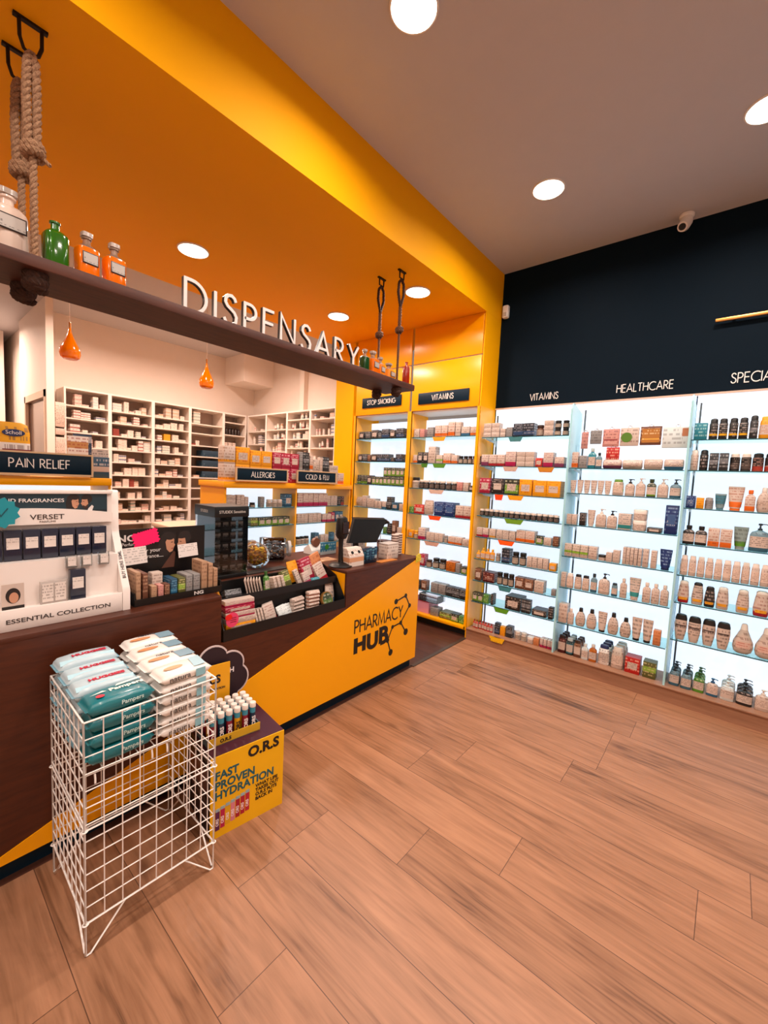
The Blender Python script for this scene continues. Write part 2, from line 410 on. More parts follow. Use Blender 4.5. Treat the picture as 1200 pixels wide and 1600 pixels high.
struct('ceiling_bulkhead', MB().box(XL, SY+.02, SZ, XR+.3, SB, SZ+.02, 1).box(XL, SY-.001, SZ, XR+.3, SY+.02, CZ+.1, 0).box(XL, SB-.02, SZ+.02, XR+.3, SB, 3.5, 0), [yellow_paint, yellow_paint])
struct('wall_right', B(XR, YB, 0, XR+.1, SY, CZ), navy)
struct('wall_front', B(XL, YB-.1, 0, XR+.1, YB, CZ), white_wall)
struct('wall_left', B(XL-.1, YB, 0, XL, 9.2, CZ), white_wall)
# yellow nib between the navy wall and the yellow cabinets
struct('wall_nib', B(3.80, SY, .0, XR+.3, SY+.012, SZ), yellow_paint)
# yellow pilaster at the far end of the cabinets
struct('wall_pilaster', B(3.80, 3.74, 0, 4.3, SB, SZ), yellow_paint)
# dispensary room
struct('ceiling_dispensary', B(XL, SB, 3.42, 4.6, 9.2, 3.5), ceil_m)
struct('wall_back', B(1.25, 6.5, 0, 4.5, 6.6, 3.42), white_wall)
struct('wall_dispensary', B(4.16, SB, 0, 4.26, 6.5, 3.42), white_wall)
struct('wall_alcove', MB().box(1.2, 5.98, 0, 1.27, 6.02, 3.42).box(1.2, 6.02, 2.42, 1.27, 7.08, 3.42).box(1.2, 7.08, 0, 1.27, 7.35, 3.42), white_wall)
struct('wall_far', MB().box(XL, 9.1, 0, 1.9, 9.2, 3.42).box(1.27, 7.35, 0, 1.9, 9.2, 3.42).box(.62, 8.1, 0, 1.15, 9.1, 3.42), white_wall)
d = struct('door_1', MB().box(1.19, 6.02, 0, 1.28, 6.08, 2.42).box(1.19, 7.02, 0, 1.28, 7.08, 2.42).box(1.19, 6.02, 2.34, 1.28, 7.08, 2.42), mat('D8BFA8', .4, name='door_frame'))
part('glass_pane', B(1.23, 6.08, .1, 1.24, 7.02, 2.34), mat('6E5A50', .12, name='door_glass'), d)
part('door_stile', MB().box(1.215, 6.08, 0, 1.255, 6.12, 2.34).box(1.215, 6.98, 0, 1.255, 7.02, 2.34).box(1.215, 6.08, 0, 1.255, 7.02, .14), mat('7A5A48', .4), d)
# white box round the duct in the corner of the dispensary
struct('trim_2', MB().box(3.62, 5.95, 3.0, 4.16, 6.5, 3.42), white_wall)
struct('trim_3', MB().box(4.08, 5.06, 2.5, 4.16, 5.16, 3.42), white_wall)

# =================================================================== LAMPS
def area(name, parent, loc, power, size, col, spread=pi):
    l = bpy.data.lights.new(name, 'AREA'); l.energy = power; l.shape = 'DISK'; l.size = size; l.color = col; l.spread = spread
    o = bpy.data.objects.new(name, l); C.objects.link(o); o.parent = parent; o.location = loc; return o
ring_me = MB().lathe([(.103, 0), (.112, 0), (.114, -.004), (.111, -.009), (.104, -.010), (.103, -.004)], 32).mesh('trim_ring', white)
lens_me = MB().lathe([(.001, -.011), (.09, -.0105), (.103, -.008), (.103, -.003), (.001, -.001)], 32).mesh('lens', mat('FFF0DC', .5, emit=9, name='lamp_lens'))
def downlight(x, y, z, power, label, group, spread=2.8):
    t = thing('ceiling_light', label, 'ceiling light', (x, y, z), 0, group)
    part('trim_ring', ring_me, None, t); part('lens', lens_me, None, t, 'glowing warm white lens')
    area('lamp', t, (0, 0, -.02), power, .17, BACK_COL if z < 3.5 and y > SB else LAMP_COL, spread)
downlight(1.606, 1.30, CZ, SHOP_W, 'round white downlight cut by the top edge of the photo', 'shop ceiling downlights')
downlight(3.132, 1.21, CZ, SHOP_W, 'round white downlight in shop ceiling, nearest the navy wall corner', 'shop ceiling downlights')
downlight(3.184, .03, CZ, SHOP_W, 'round white downlight cut by the right edge of the photo', 'shop ceiling downlights')
for i, (x, y) in enumerate([(1.6, 0), (0, 1.3), (0, 0), (3.18, -1.2), (1.6, -1.2), (-1.5, 1.3), (0, -1.8), (-1.5, -.6)]):
    downlight(x, y, CZ, SHOP_W, 'round downlight in the shop ceiling behind the camera', 'shop ceiling downlights') if i == 0 else downlight(x, y, CZ, SHOP_W, 'round downlight number %d behind the camera, outside the photo' % (i+1), 'shop ceiling downlights')
downlight(1.564, 3.305, SZ, SOFFIT_W, 'round downlight in orange soffit above the hanging word sign, leftmost', 'soffit downlights')
downlight(3.089, 3.308, SZ, SOFFIT_W, 'round downlight in orange soffit, middle one, above letters A and R', 'soffit downlights')
downlight(3.086, 2.296, SZ, SOFFIT_W, 'round downlight in orange soffit right of the rope hangers', 'soffit downlights')
for i, (x, y) in enumerate([(1.5, 5.1), (2.9, 5.1), (0, 5.2), (-.6, 7.2), (.6, 7.4)]):  # the rear passage pair is added, standing in for window light there
    downlight(x, y, 3.42, BACK_W, ['round downlight in dispensary ceiling over the shelving bays', 'round downlight in dispensary ceiling near the corner duct', 'round downlight in dispensary ceiling left of the shelves', 'added unseen downlight in rear passage ceiling, left one', 'added unseen downlight in rear passage ceiling, right one'][i], 'dispensary downlights')

# pendants
def pendant(x, y, ztop, zb, label):
    H = ztop-zb
    t = thing('pendant_lamp', label, 'pendant lamp', (x, y, zb), 0, 'amber glass pendants')
    part('shade', MB().lathe([(.045, 0), (.062, .012), (.07, .04), (.066, .075), (.045, .12), (.024, .165), (.012, .205), (.007, .24), (.004, .245)], 24), mat('FF8200', .12, name='amber_glass', coat=.5), t, 'glossy amber teardrop shade')
    part('socket', MB().lathe([(.008, .235), (.008, .275), (.003, .28)], 10), mat('C07A3A', .3, .8), t)
    part('cord', MB().cyl((0, 0, .27), (0, 0, 3.42-zb-.02), .0015, 5), mat('D8B8A0', .5), t)
    part('canopy', MB().lathe([(.001, 3.40-zb), (.03, 3.40-zb), (.035, 3.42-zb)], 16), white, t)
pendant(.963, 4.05, 2.68, 2.41, 'amber teardrop pendant lamp left, above the pain relief sign')
pendant(2.06, 4.05, 2.68, 2.40, 'amber teardrop pendant lamp right, between the beam and the allergies unit')

# security camera, sensor, brass bar, wall words
t = thing('security_camera', 'white dome security camera under ceiling edge at navy wall', 'security camera', (4.02, .46, CZ))
part('base', MB().lathe([(.045, 0), (.05, -.005), (.05, -.02), (.04, -.03)], 20), white, t)
part('body', MB().tube([(0, 0, -.02), (-.01, .0, -.06), (-.04, .01, -.10), (-.07, .015, -.12)], [.04, .043, .042, .034], 16), white, t)
part('camera_lens', MB().tube([(-.068, .015, -.118), (-.078, .016, -.124)], [.026, .02], 14), black, t, 'black camera lens')
t = thing('motion_sensor', 'small white motion sensor at the corner of navy wall', 'sensor', (XR-.03, 1.93, 3.34))
part('housing', B(-.02, -.03, -.06, .03, .03, .06, c=.008), white, t); part('sensor_window', B(-.023, -.018, -.05, -.02, .018, -.01), mat('C8C0B8', .3), t)
t = thing('brass_bar', 'long thin brass bar mounted on the navy wall', 'wall bar', (XR, 0, 2.9))
part('bar', B(-.05, -1.2, 0, -.03, .22, .022, c=.003), mat('E0A050', .3, .6, name='brass'), t, 'shiny brass bar')
part('bracket', MB().box(-.03, .1, .005, 0, .12, .018).box(-.03, -.9, .005, 0, -.88, .018), black, t)
RW = -pi/2
def wall_word(s, yc, z, h, lab):
    mb, W = stroke_text(s, h, .1, -.004, 0, .17, 'c' if s != 'SPECIAL' else 'l'); mb.v = [(a*.84, b, c) for a, b, c in mb.v]
    thing('wall_lettering', lab, 'lettering', (XR-.001, yc, z), RW, 'white words on the navy wall', mb.mesh('wall_lettering', white, 0))
wall_word('VITAMINS', 1.49, 2.435, .062, 'white word VITAMINS on the navy wall')
wall_word('HEALTHCARE', .655, 2.44, .066, 'white word HEALTHCARE on the navy wall')
wall_word('SPECIAL', .09, 2.44, .072, 'white word starting SPECIA on the navy wall, cut by frame')

# =================================================================== PRODUCTS
W0, K0 = 'C9B6A9', '1B1817'
ST = {  # look, base, accent, ink, cap, band
 'w': ('white', W0, W0, '7A5A50', 'E8DCD2', (0, 0)), 'wr': ('white and red', W0, 'A81C2A', '8A4038', 'E8DCD2', (0, .22)),
 'wm': ('white and magenta', W0, 'B01850', '8A4060', 'B01850', (0, .3)), 'wg': ('white and green', W0, '86B430', '6A6A40', '5C8A2C', (.3, .48)),
 'wb': ('white and blue', W0, '2F6A8C', '5A5A66', '2F5A80', (0, .3)), 'wk': ('white, black capped', W0, W0, '3A2C28', K0, (0, 0)),
 'wo': ('white and orange', W0, 'E06A1C', '9A4A2A', 'E06A1C', (.05, .3)), 'wy': ('white and yellow', W0, 'E8A010', '8A5A30', 'D8C8BC', (.1, .24)),
 'wp': ('white and purple', W0, '7A3458', '7A4058', '7A3458', (0, .35)), 'wt': ('white and teal', W0, '2A8C8C', '5A6A6A', W0, (.08, .3)),
 'wn': ('white, navy capped', 'EEE6E0', 'EEE6E0', '1F2A50', '1B2B5A', (0, 0)),
 'k': ('black', '24201F', '24201F', 'B8A8A0', '141212', (0, 0)), 'kb': ('black and blue', '1C222C', '26456A', 'A0A0A8', '141212', (.1, .4)),
 'kg': ('black and green', '26281E', '6C9A2E', 'C8C8A8', '2A3A1A', (.08, .62)), 'kw': ('black, white capped', '1E1A18', '4A3E38', '9A8A80', 'E8DCD0', (.15, .55)),
 'kr': ('black and red', '2A1E1C', '9A3020', 'D0A090', '141010', (0, .35)), 'ky': ('black and yellow', '22201E', 'E8B020', 'B8A8A0', '141212', (.22, .34)),
 'kgb': ('black, glass green', '20241F', '5A8A2E', 'B8B8A8', '101010', (.05, .3)), 'kx': ('black, grey striped', '2A2A2C', '6A6A6E', 'B0B0B0', '151515', (.4, .6)),
 'y': ('yellow', 'E89C10', 'E89C10', 'C05A10', 'E8A820', (0, 0)), 'm': ('crimson', 'A01838', 'A01838', 'E8C0C8', '7A1028', (0, 0)),
 'g': ('grey', '8E8A88', '8E8A88', '4A4644', '9A9694', (0, 0)), 'gb': ('grey blue', '6A8A96', '3A6A80', '3A4A54', '24343C', (0, .35)),
 'br': ('brown', '6A4230', '6A4230', 'C8A080', '3A241A', (0, 0)), 'mar': ('maroon', '4E1214', '4E1214', 'C09080', '241010', (0, 0)),
 'o': ('orange', 'C88050', 'C88050', '9A4A20', 'E8DCD2', (0, 0)), 'r': ('red', 'B81C18', 'B81C18', 'F0B8A0', '8A1414', (0, 0)),
 't': ('teal', '147A8C', '147A8C', 'A8D8D8', 'B8C8C8', (0, 0)), 'n': ('navy', '0E2C66', '0E2C66', '8AA8C8', '0A1E48', (0, 0)),
 'am': ('amber', 'B8641C', 'B8641C', '3A1E10', 'E0D4CA', (0, 0)), 'p': ('pink', 'C88A80', 'C88A80', '7A4040', 'E8DCD2', (0, 0)),
 'gr': ('green', '3F7A28', '5A9A2E', 'D0E0B0', '2E5A1E', (0, .4)), 'cl': ('clear', 'D8DEDC', 'D8DEDC', '8A8A8A', 'E0E4E2', (0, 0)),
 'gt': ('grey and teal', '7A9298', '2E6A7C', '3A4A4A', '4A7A88', (.3, .9)), 'gg': ('grey and green', '7F908C', '4E8A1E', '4A5450', '8A9A96', (.06, .3)),
 'kf': ('kraft brown', 'B08A6C', 'B08A6C', '6A4430', 'E8DCD2', (0, 0)), 'bg': ('olive green', '5A5A2A', '86A83A', 'D8C890', W0, (.4, .7)), 'bl': ('dark blue', '1E4A66', '2A6A8A', '7AA8C0', '14344A', (.3, .5)),
 'kn': ('black and teal', '182A30', '1E6A7A', '8AB0B4', 'B8C0C0', (.1, .8)),
}
KN = {'box': 'carton', 'jar': 'pill_jar', 'pump': 'pump_bottle', 'flip': 'lotion_bottle', 'bottle': 'bottle', 'tube': 'squeeze_tube',
      'spray': 'spray_can', 'pot': 'cream_tub', 'pouch': 'sachet_pack', 'hang': 'hanging_pack', 'taper': 'shampoo_bottle', 'pear': 'bath_bottle',
      'flat': 'body_wash_bottle', 'inv': 'conditioner_bottle', 'roll': 'tissue_pack'}
_g = {}
def gen(kind, st, w, h, d, seed=0):
    k = (kind, st, round(w, 4), round(h, 4), round(d, 4), seed)
    if k in _g: return _g[k]
    look, base, acc, ink, cap, band = ST[st]
    body = pm(base, acc, ink, band, 5+(seed*3) % 5, seed, .4); capm = mat(cap, .4); lab = pm(W0, W0, '5A3A34', (0, 0), 5, seed, .5)
    hw, hd = w/2, d/2; P = []
    def lf(prof, n=16): return MB().loft([(z*h, a*hw, b*hd, e) for z, a, b, e in prof], n)
    def strip(z0, z1, a, b, e, n=9, col=None, span=62):
        m = MB(); R = []
        for z in (z0*h, z1*h):
            r = []
            for i in range(n):
                t = radians(-90-span+2*span*i/(n-1)); ct, s_ = cos(t), sin(t)
                r.append((1.02*a*hw*math.copysign(abs(ct)**(2/e), ct), 1.02*b*hd*math.copysign(abs(s_)**(2/e), s_), z))
            R.append(r)
        m.add(R[0]+R[1], [(i, i+1, n+i+1, n+i) for i in range(n-1)]); return ('label', m.mesh('label', col or lab), None)
    if kind in ('box', 'hang', 'pouch', 'roll'):
        if kind == 'box':
            P.append(('b', B(-hw, -hd, 0, hw, hd, h, c=min(.002, w*.05)).mesh('carton', body), None))
            if st in ('y', 'm', 'k', 'kg', 'n', 'r', 'mar', 'br', 'bl') and w >= .055:
                lm = lab if st not in ('n', 'mar') else pm('3A5A8A' if st == 'n' else '7A3A30', None, 'E0D8D0', (0, 0), 3, seed)
                P.append(('label', B(-.33*w, -hd-.0008, .27*h, .33*w, -hd, .68*h).mesh('label', lm), 'pale printed panel'))
        elif kind == 'hang':
            P.append(('b', MB().box(-hw, -hd, 0, hw, hd, h*.9, c=.004).mesh('pack', body), None))
            P.append(('hanging_tab', MB().ribbon([(-.014, h*.9-.006), (-.014, h*.96), (-.006, h), (.006, h), (.014, h*.96), (.014, h*.9-.006)], .006, -.001, .001).mesh('tab', mat('D8D0CA', .4)), None))
        else:
            R = []
            for z, b_, c_ in ((0, .08, .9), (.06, .12, .95), (.2, .8, 1), (.5, 1, 1), (.8, .8, 1), (.94, .12, .95), (1, .08, .9)):
                R.append([(x*c_*hw, y*b_*hd, z*h) for x, y in ((-1, -.35), (-.86, -1), (0, -1), (.86, -1), (1, -.35), (1, .35), (.86, 1), (0, 1), (-.86, 1), (-1, .35))])
            P.append(('b', MB().rings(R).mesh('pack', body, 50), None))
    elif kind == 'jar':
        P.append(('b', lf([(0, .92, .92, 2), (.03, 1, 1, 2), (.62, 1, 1, 2), (.7, .8, .8, 2), (.74, .78, .78, 2)]).mesh('jar', mat(base, .3)), None))
        P.append(('lid', lf([(.73, .86, .86, 2), (.75, .9, .9, 2), (.97, .9, .9, 2), (1, .84, .84, 2)]).mesh('lid', capm), None))
        P.append(strip(.1, .56, 1, 1, 2, col=pm(acc if acc != base else 'A89888', None, ink if acc != base else '4A3A34', (0, 0), 4, seed)))
    elif kind == 'pot':
        P.append(('b', lf([(0, .9, .9, 3), (.05, 1, 1, 3), (.6, 1, 1, 3)]).mesh('tub', body), None))
        P.append(('lid', lf([(.6, 1.03, 1.03, 3), (.94, 1.03, 1.03, 3), (1, .96, .96, 3)]).mesh('lid', capm), None))
    elif kind == 'bottle':
        P.append(('b', lf([(0, .94, .94, 4), (.02, 1, 1, 4), (.66, 1, 1, 4), (.74, .75, .8, 3), (.79, .42, .6, 2), (.83, .4, .55, 2)]).mesh('bottle', body), None))
        P.append(('cap', lf([(.82, .46, .66, 2), (.84, .5, .7, 2), (.98, .5, .7, 2), (1, .44, .64, 2)]).mesh('cap', capm), None))
        if base != W0: P.append(strip(.15, .55, 1, 1, 4))
    elif kind == 'flat':
        P.append(('b', lf([(0, .9, .9, 3), (.03, 1, 1, 3), (.5, .98, 1, 3), (.8, .9, .95, 3), (.84, .7, .8, 3)]).mesh('bottle', body), None))
        P.append(('cap', lf([(.83, .78, .85, 3), (.97, .74, .8, 3), (1, .6, .7, 3)]).mesh('cap', capm), None))
        P.append(strip(.18, .62, .99, 1, 3, col=pm(W0 if base != W0 else 'D8C0B0', None, ink, (0, 0), 6, seed)))
    elif kind == 'flip':
        P.append(('b', lf([(0, .72, .8, 2.4), (.03, .82, .9, 2.4), (.2, 1, 1, 2.2), (.45, .98, 1, 2.2), (.65, .8, .9, 2.1), (.76, .52, .7, 2), (.8, .36, .6, 2)]).mesh('bottle', body), None))
        P.append(('cap', lf([(.79, .38, .62, 2), (.81, .42, .66, 2), (.98, .36, .6, 2), (1, .3, .5, 2)]).mesh('cap', capm), None))
        P.append(strip(.25, .42, 1, 1, 2.2, col=pm('C8B0A0' if base == W0 else W0, None, '3A2A26', (0, 0), 3, seed), span=50))
    elif kind in ('taper', 'inv'):
        P.append(('b', lf([(0, .62, .75, 2.6), (.04, .68, .8, 2.6), (.35, .92, 1, 2.4), (.6, 1, 1, 2.4), (.78, .93, .95, 2.4)] if kind == 'taper' else
                          [(0, .85, .8, 2.6), (.04, .92, .9, 2.6), (.3, 1, 1, 2.4), (.7, .85, .9, 2.4), (.86, .72, .7, 2.4)]).mesh('bottle', body), None))
        z0 = .78 if kind == 'taper' else .86
        a = .95 if kind == 'taper' else .74
        P.append(('cap', lf([(z0, a, a, 2.4), (z0+.08, a*.97, a*.97, 2.4), (.97, a*.82, a*.85, 2.3), (1, a*.6, a*.6, 2)]).mesh('cap', capm), None))
        P.append(strip(.52, .6, 1, 1, 2.4, col=pm('3A2824', None, 'D8C8C0', (0, 0), 1, seed), span=48) if kind == 'taper' else
                 strip(.14, .26, 1, 1, 2.4, col=pm('E0A020', None, 'A02818', (0, 0), 2, seed), span=40))
    elif kind == 'pear':
        P.append(('b', lf([(0, .6, .7, 2.2), (.05, .85, .9, 2.2), (.2, 1, 1, 2.1), (.4, .95, .95, 2.1), (.62, .62, .7, 2), (.8, .36, .5, 2)]).mesh('bottle', body), None))
        P.append(('cap', lf([(.8, .38, .5, 2), (.96, .3, .42, 2), (1, .2, .3, 2)]).mesh('cap', capm), None))
        P.append(strip(.2, .42, 1, 1, 2.1, col=pm('D8B8A8', None, 'B04038', (0, 0), 3, seed), span=42))
    elif kind == 'tube':
        P.append(('b', lf([(.1, .62, 1, 2), (.16, .74, 1, 2), (.5, .88, .72, 2.4), (.93, 1, .16, 5), (1, 1, .1, 6)]).mesh('tube', body), None))
        P.append(('cap', lf([(0, .62, .95, 2), (.01, .66, 1, 2), (.105, .64, .96, 2)]).mesh('cap', capm), None))
    elif kind == 'spray':
        P.append(('b', lf([(0, .96, .96, 2), (.01, 1, 1, 2), (.74, 1, 1, 2), (.78, .85, .85, 2)]).mesh('can', body), None))
        P.append(('cap', lf([(.77, .88, .88, 2), (.93, .86, .86, 2), (.98, .66, .66, 2), (1, .3, .3, 2)]).mesh('cap', capm), None))
    elif kind == 'pump':
        P.append(('b', lf([(0, .94, .94, 3.4), (.02, 1, 1, 3.4), (.56, .97, 1, 3.4), (.66, .78, .85, 3), (.71, .36, .5, 2), (.73, .3, .44, 2)]).mesh('bottle', body), None))
        pp = MB().loft([(.72*h, .013, .013, 2), (.79*h, .013, .013, 2), (.8*h, .006, .006, 2), (.9*h, .004, .004, 2)], 12)
        pp.loft([(.9*h, .011, .011, 2), (.95*h, .012, .012, 2), (.965*h, .008, .008, 2)], 12).tube([(0, 0, .94*h), (w*.3, -.004, .945*h), (w*.42, -.006, .915*h)], .0035, 6)
        P.append(('pump', pp.mesh('pump', capm), None))
        P.append(strip(.14, .52, .99, 1, 3.4, col=pm('D2BCAE' if base == W0 else W0, None, ink if base == W0 else '4A3A36', (0, 0), 6, seed)))
    _g[k] = P; return P
def product(kind, st, w, h, d, loc, rz, label, group, seed=0, tilt=None):
    P = gen(kind, st, w, h, d, seed); nm = KN[kind]
    o = thing(nm, label, nm.replace('_', ' ').replace('pill jar', 'jar'), loc, rz, group, P[0][1])
    for pn, me, pl in P[1:]: part(pn, me, None, o, pl)
    if tilt: o.rotation_euler = (tilt[0], tilt[1], rz)
    return o
ORD = 'first second third fourth fifth sixth seventh eighth ninth tenth eleventh twelfth thirteenth fourteenth fifteenth sixteenth seventeenth eighteenth nineteenth twentieth'.split()
NUM = 'one two three four five six seven eight nine ten'.split()
def row(spec, ox, oy, z, rz, shelf, group, front=.0, dmax=.16):
    """spec: 'kind style w h NxS @pos; ...' in cm along the shelf from its left end"""
    items = []
    for e in spec.split(';'):
        t = e.split()
        if not t: continue
        kind, st, w_, h_ = t[0], t[1], float(t[2])/100, float(t[3])/100
        n, s = (t[4].split('x')+['1'])[:2] if 'x' in t[4] or t[4].isdigit() else ('1', '1')
        pos = float(t[-1][1:])/100
        for i in range(int(n)): items.append((pos+i*(w_+.004)+w_/2, kind, st, w_, h_, int(s)))
    items.sort(key=lambda a: a[0])
    cr, sr = cos(rz), sin(rz)
    for i, (p, kind, st, w_, h_, s) in enumerate(items):
        if kind in ('jar', 'pot', 'spray'): d = w_
        elif kind == 'box': d = min(dmax, max(w_*1.0, .05)) if w_ > .03 else .07
        elif kind == 'hang': d = .012
        elif kind in ('pouch',): d = .035
        elif kind == 'roll': d = .06
        elif kind == 'tube': d = w_*.55
        else: d = w_*.62
        jit = random.uniform(0, .012) if kind != 'box' else random.uniform(0, .006)
        dy = front+d/2+jit; yaw = random.uniform(-.05, .05) if kind not in ('box',) else random.uniform(-.02, .02)
        x, y = ox+cr*p-sr*dy, oy+sr*p+cr*dy
        seed = random.choice((0, 1, 2))
        for k in range(s):
            lv = '' if s == 1 else {0: 'bottom', s-1: 'top'}.get(k, 'middle' if s == 3 else NUM[k]+' up') + ' of '
            nm = KN[kind].replace('_', ' ')
            lab = '%s %s, %s' % (ST[st][0].replace(', ', ' '), nm, ('%s from left on ' % ORD[i]) if s == 1 else '%s%s stack, ' % (lv, ORD[i])) + shelf
            product(kind, st, w_, h_, d, (x, y, z+.0005+k*(h_+.0006)), rz+yaw, lab, group, seed)

# =================================================================== NAVY WALL SHELVING
base = thing('plinth_base', 'long wood-look plinth running under the backlit shelves on navy wall', 'plinth', (3.78, .5, 0))
part('plinth', B(0, -1.7, 0, .345, 1.475, .108), kick_m, base); part('deck', B(-.012, -1.7, .108, .345, 1.475, .12, c=.002), kick_m, base)
YB_ = [1.965, 1.12, .285, -.56, -1.2]
BZ = [[2.05, 1.772, 1.503, 1.278, 1.066, .842, .62, .403], [1.768, 1.553, 1.279, 1.0, .722, .403], [1.99, 1.768, 1.49, 1.22, .986, .778, .49], [1.99, 1.7, 1.4, 1.1, .8, .5]]
BN = ['navy-wall vitamins', 'healthcare', 'specials', 'out-of-frame']
SX = 3.805
for b in range(4):
    yl, yr = YB_[b], YB_[b+1]
    t = thing('display_shelving', ['backlit glass shelving bay under the word VITAMINS on navy wall', 'backlit glass shelving bay under the word HEALTHCARE', 'backlit glass shelving bay under word SPECIA, cut by frame', 'backlit glass shelving bay beyond the right edge of photo'][b], 'shelving', (0, (yl+yr)/2, 0), 0, 'backlit glass shelving bays')
    W_ = (yl-yr)/2
    part('light_panel', B(4.095, -W_+.003, .12, 4.128, W_-.008, 2.36), panel_w, t, 'glowing white back panel')
    part('top_trim', B(4.085, -W_, 2.36, 4.128, W_, 2.375), mat('D8B8A4', .5), t)
    part('upright', B(4.082, W_-.04, .12, 4.095, W_-.028, 2.30), mat('5A6468', .4, .3), t, 'dark slotted metal upright')
    for i, z in enumerate(BZ[b]):
        s = part('shelf', B(SX, -W_+.012, z-.008, 4.085, W_-.012, z), glass, t, 'clear glass shelf')
        part('front_edge', B(SX-.001, -W_+.012, z-.008, SX+.0012, W_-.012, z), glass_edge, s)
        part('bracket', MB().add([(4.075, W_-.042, z-.01), (4.075, W_-.042, z-.075), (4.03, W_-.042, z-.04), (3.86, W_-.042, z-.022), (3.84, W_-.042, z-.01),
             (4.075, W_-.039, z-.01), (4.075, W_-.039, z-.075), (4.03, W_-.039, z-.04), (3.86, W_-.039, z-.022), (3.84, W_-.039, z-.01)],
             [(0,1,2,3,4), (9,8,7,6,5), (0,5,6,1), (1,6,7,2), (2,7,8,3), (3,8,9,4), (4,9,5,0)]), mat('C8D0D4', .4), s, smooth=0)
    if b > 0:
        pts = [(3.80, .12), (3.80, 2.27)]+[(3.80+.05*(1-cos(a)), 2.27+.055*sin(a)) for a in (pi/6, pi/3, pi/2)]+[(3.9, 2.31), (4.09, 2.27), (4.09, .12)]
        m = MB(); n = len(pts); m.add([(x, W_-.006, z) for x, z in pts]+[(x, W_+.006, z) for x, z in pts], [tuple(range(n-1, -1, -1)), tuple(range(n, 2*n))]+[(i, (i+1) % n, (i+1) % n+n, i+n) for i in range(n)])
        part('divider', m, mat('BCE8EE', .25, alpha=.8, name='divider_glass'), t, 'tall clear glass divider fin', smooth=0)
        part('divider_edge', B(3.796, W_-.007, .12, 3.80, W_+.007, 2.27), mat('A8DCE4', .2), t)
def fill(b, specs, names=BN):
    zs = BZ[b]+[.12]
    for i, sp in enumerate(specs):
        nm = '%s shelf %s from top' % (names[b], NUM[i]) if i < len(specs)-1 else '%s bottom deck' % names[b]
        row(sp, SX+.012 if i < len(specs)-1 else 3.84, YB_[b]-.015, zs[i], RW, nm, names[b]+' products')
fill(0, [
 'box w 8 4.5 2x3 @0.5; box w 5 4 1x2 @18; box g 6 9 1 @24; box kb 9.5 12 2 @31; jar br 6.5 10 1 @52; box w 8 4.5 1x3 @59.5; jar k 5.5 6.5 1x2 @68.5; jar k 5.5 6.5 1x2 @75',
 'box wp 7.5 11 1 @0; box wr 8 11 2 @8; box wm 10 14 1 @25; box w 8 4.5 2x3 @36; box r 6 8 1 @54; box wm 8.5 13 1 @61; box wp 8 9 1 @71',
 'box m 11 15 1 @0; box k 12 15 1 @13; box kg 13 15 1 @26.5; box y 12 15 1 @40.5; box y 12 14.5 2 @53.5',
 'jar kw 4.8 6.5 15 @1',
 'box wr 6 9 1 @0; box wm 6 9 1 @6.5; box wy 6.5 9 1 @13.5; box wk 6 9 3 @21; box wo 8.5 11 2 @41; box kg 6 8 1 @60; box w 6.5 7 1 @67; box br 5 9 1 @75',
 'bottle y 4 8 1 @1; bottle y 4.5 11 3 @6; jar g 5 8 1 @21; box kb 8 14 1 @28; jar k 6.5 12 2 @38; box w 4.5 10 4 @53; box y 6 7 1 @73.5',
 'box br 7 12 1 @1; box mar 12 10 1 @10; jar k 5.5 12 3 @24; box br 8.5 11 2 @43; box wk 8.5 11 1 @61.5; box g 4 6 1 @77',
 'box kg 5.5 9 2 @0; box gr 5.5 9 1 @12; box k 2.5 11 1 @20; box k 15 13 1 @35; box kx 4 13 2 @51; box k 13 6 1 @61; box k 4 11 1 @76',
 'bottle r 2.8 8.5 7 @1; box kb 5 11 1 @25; box y 5 9 1 @31; box kx 6 11 1 @37; jar w 5.5 8 2 @45; pot w 6 6 1 @57.5; box o 5 7 1 @64; box wm 2.8 8 4 @70'])
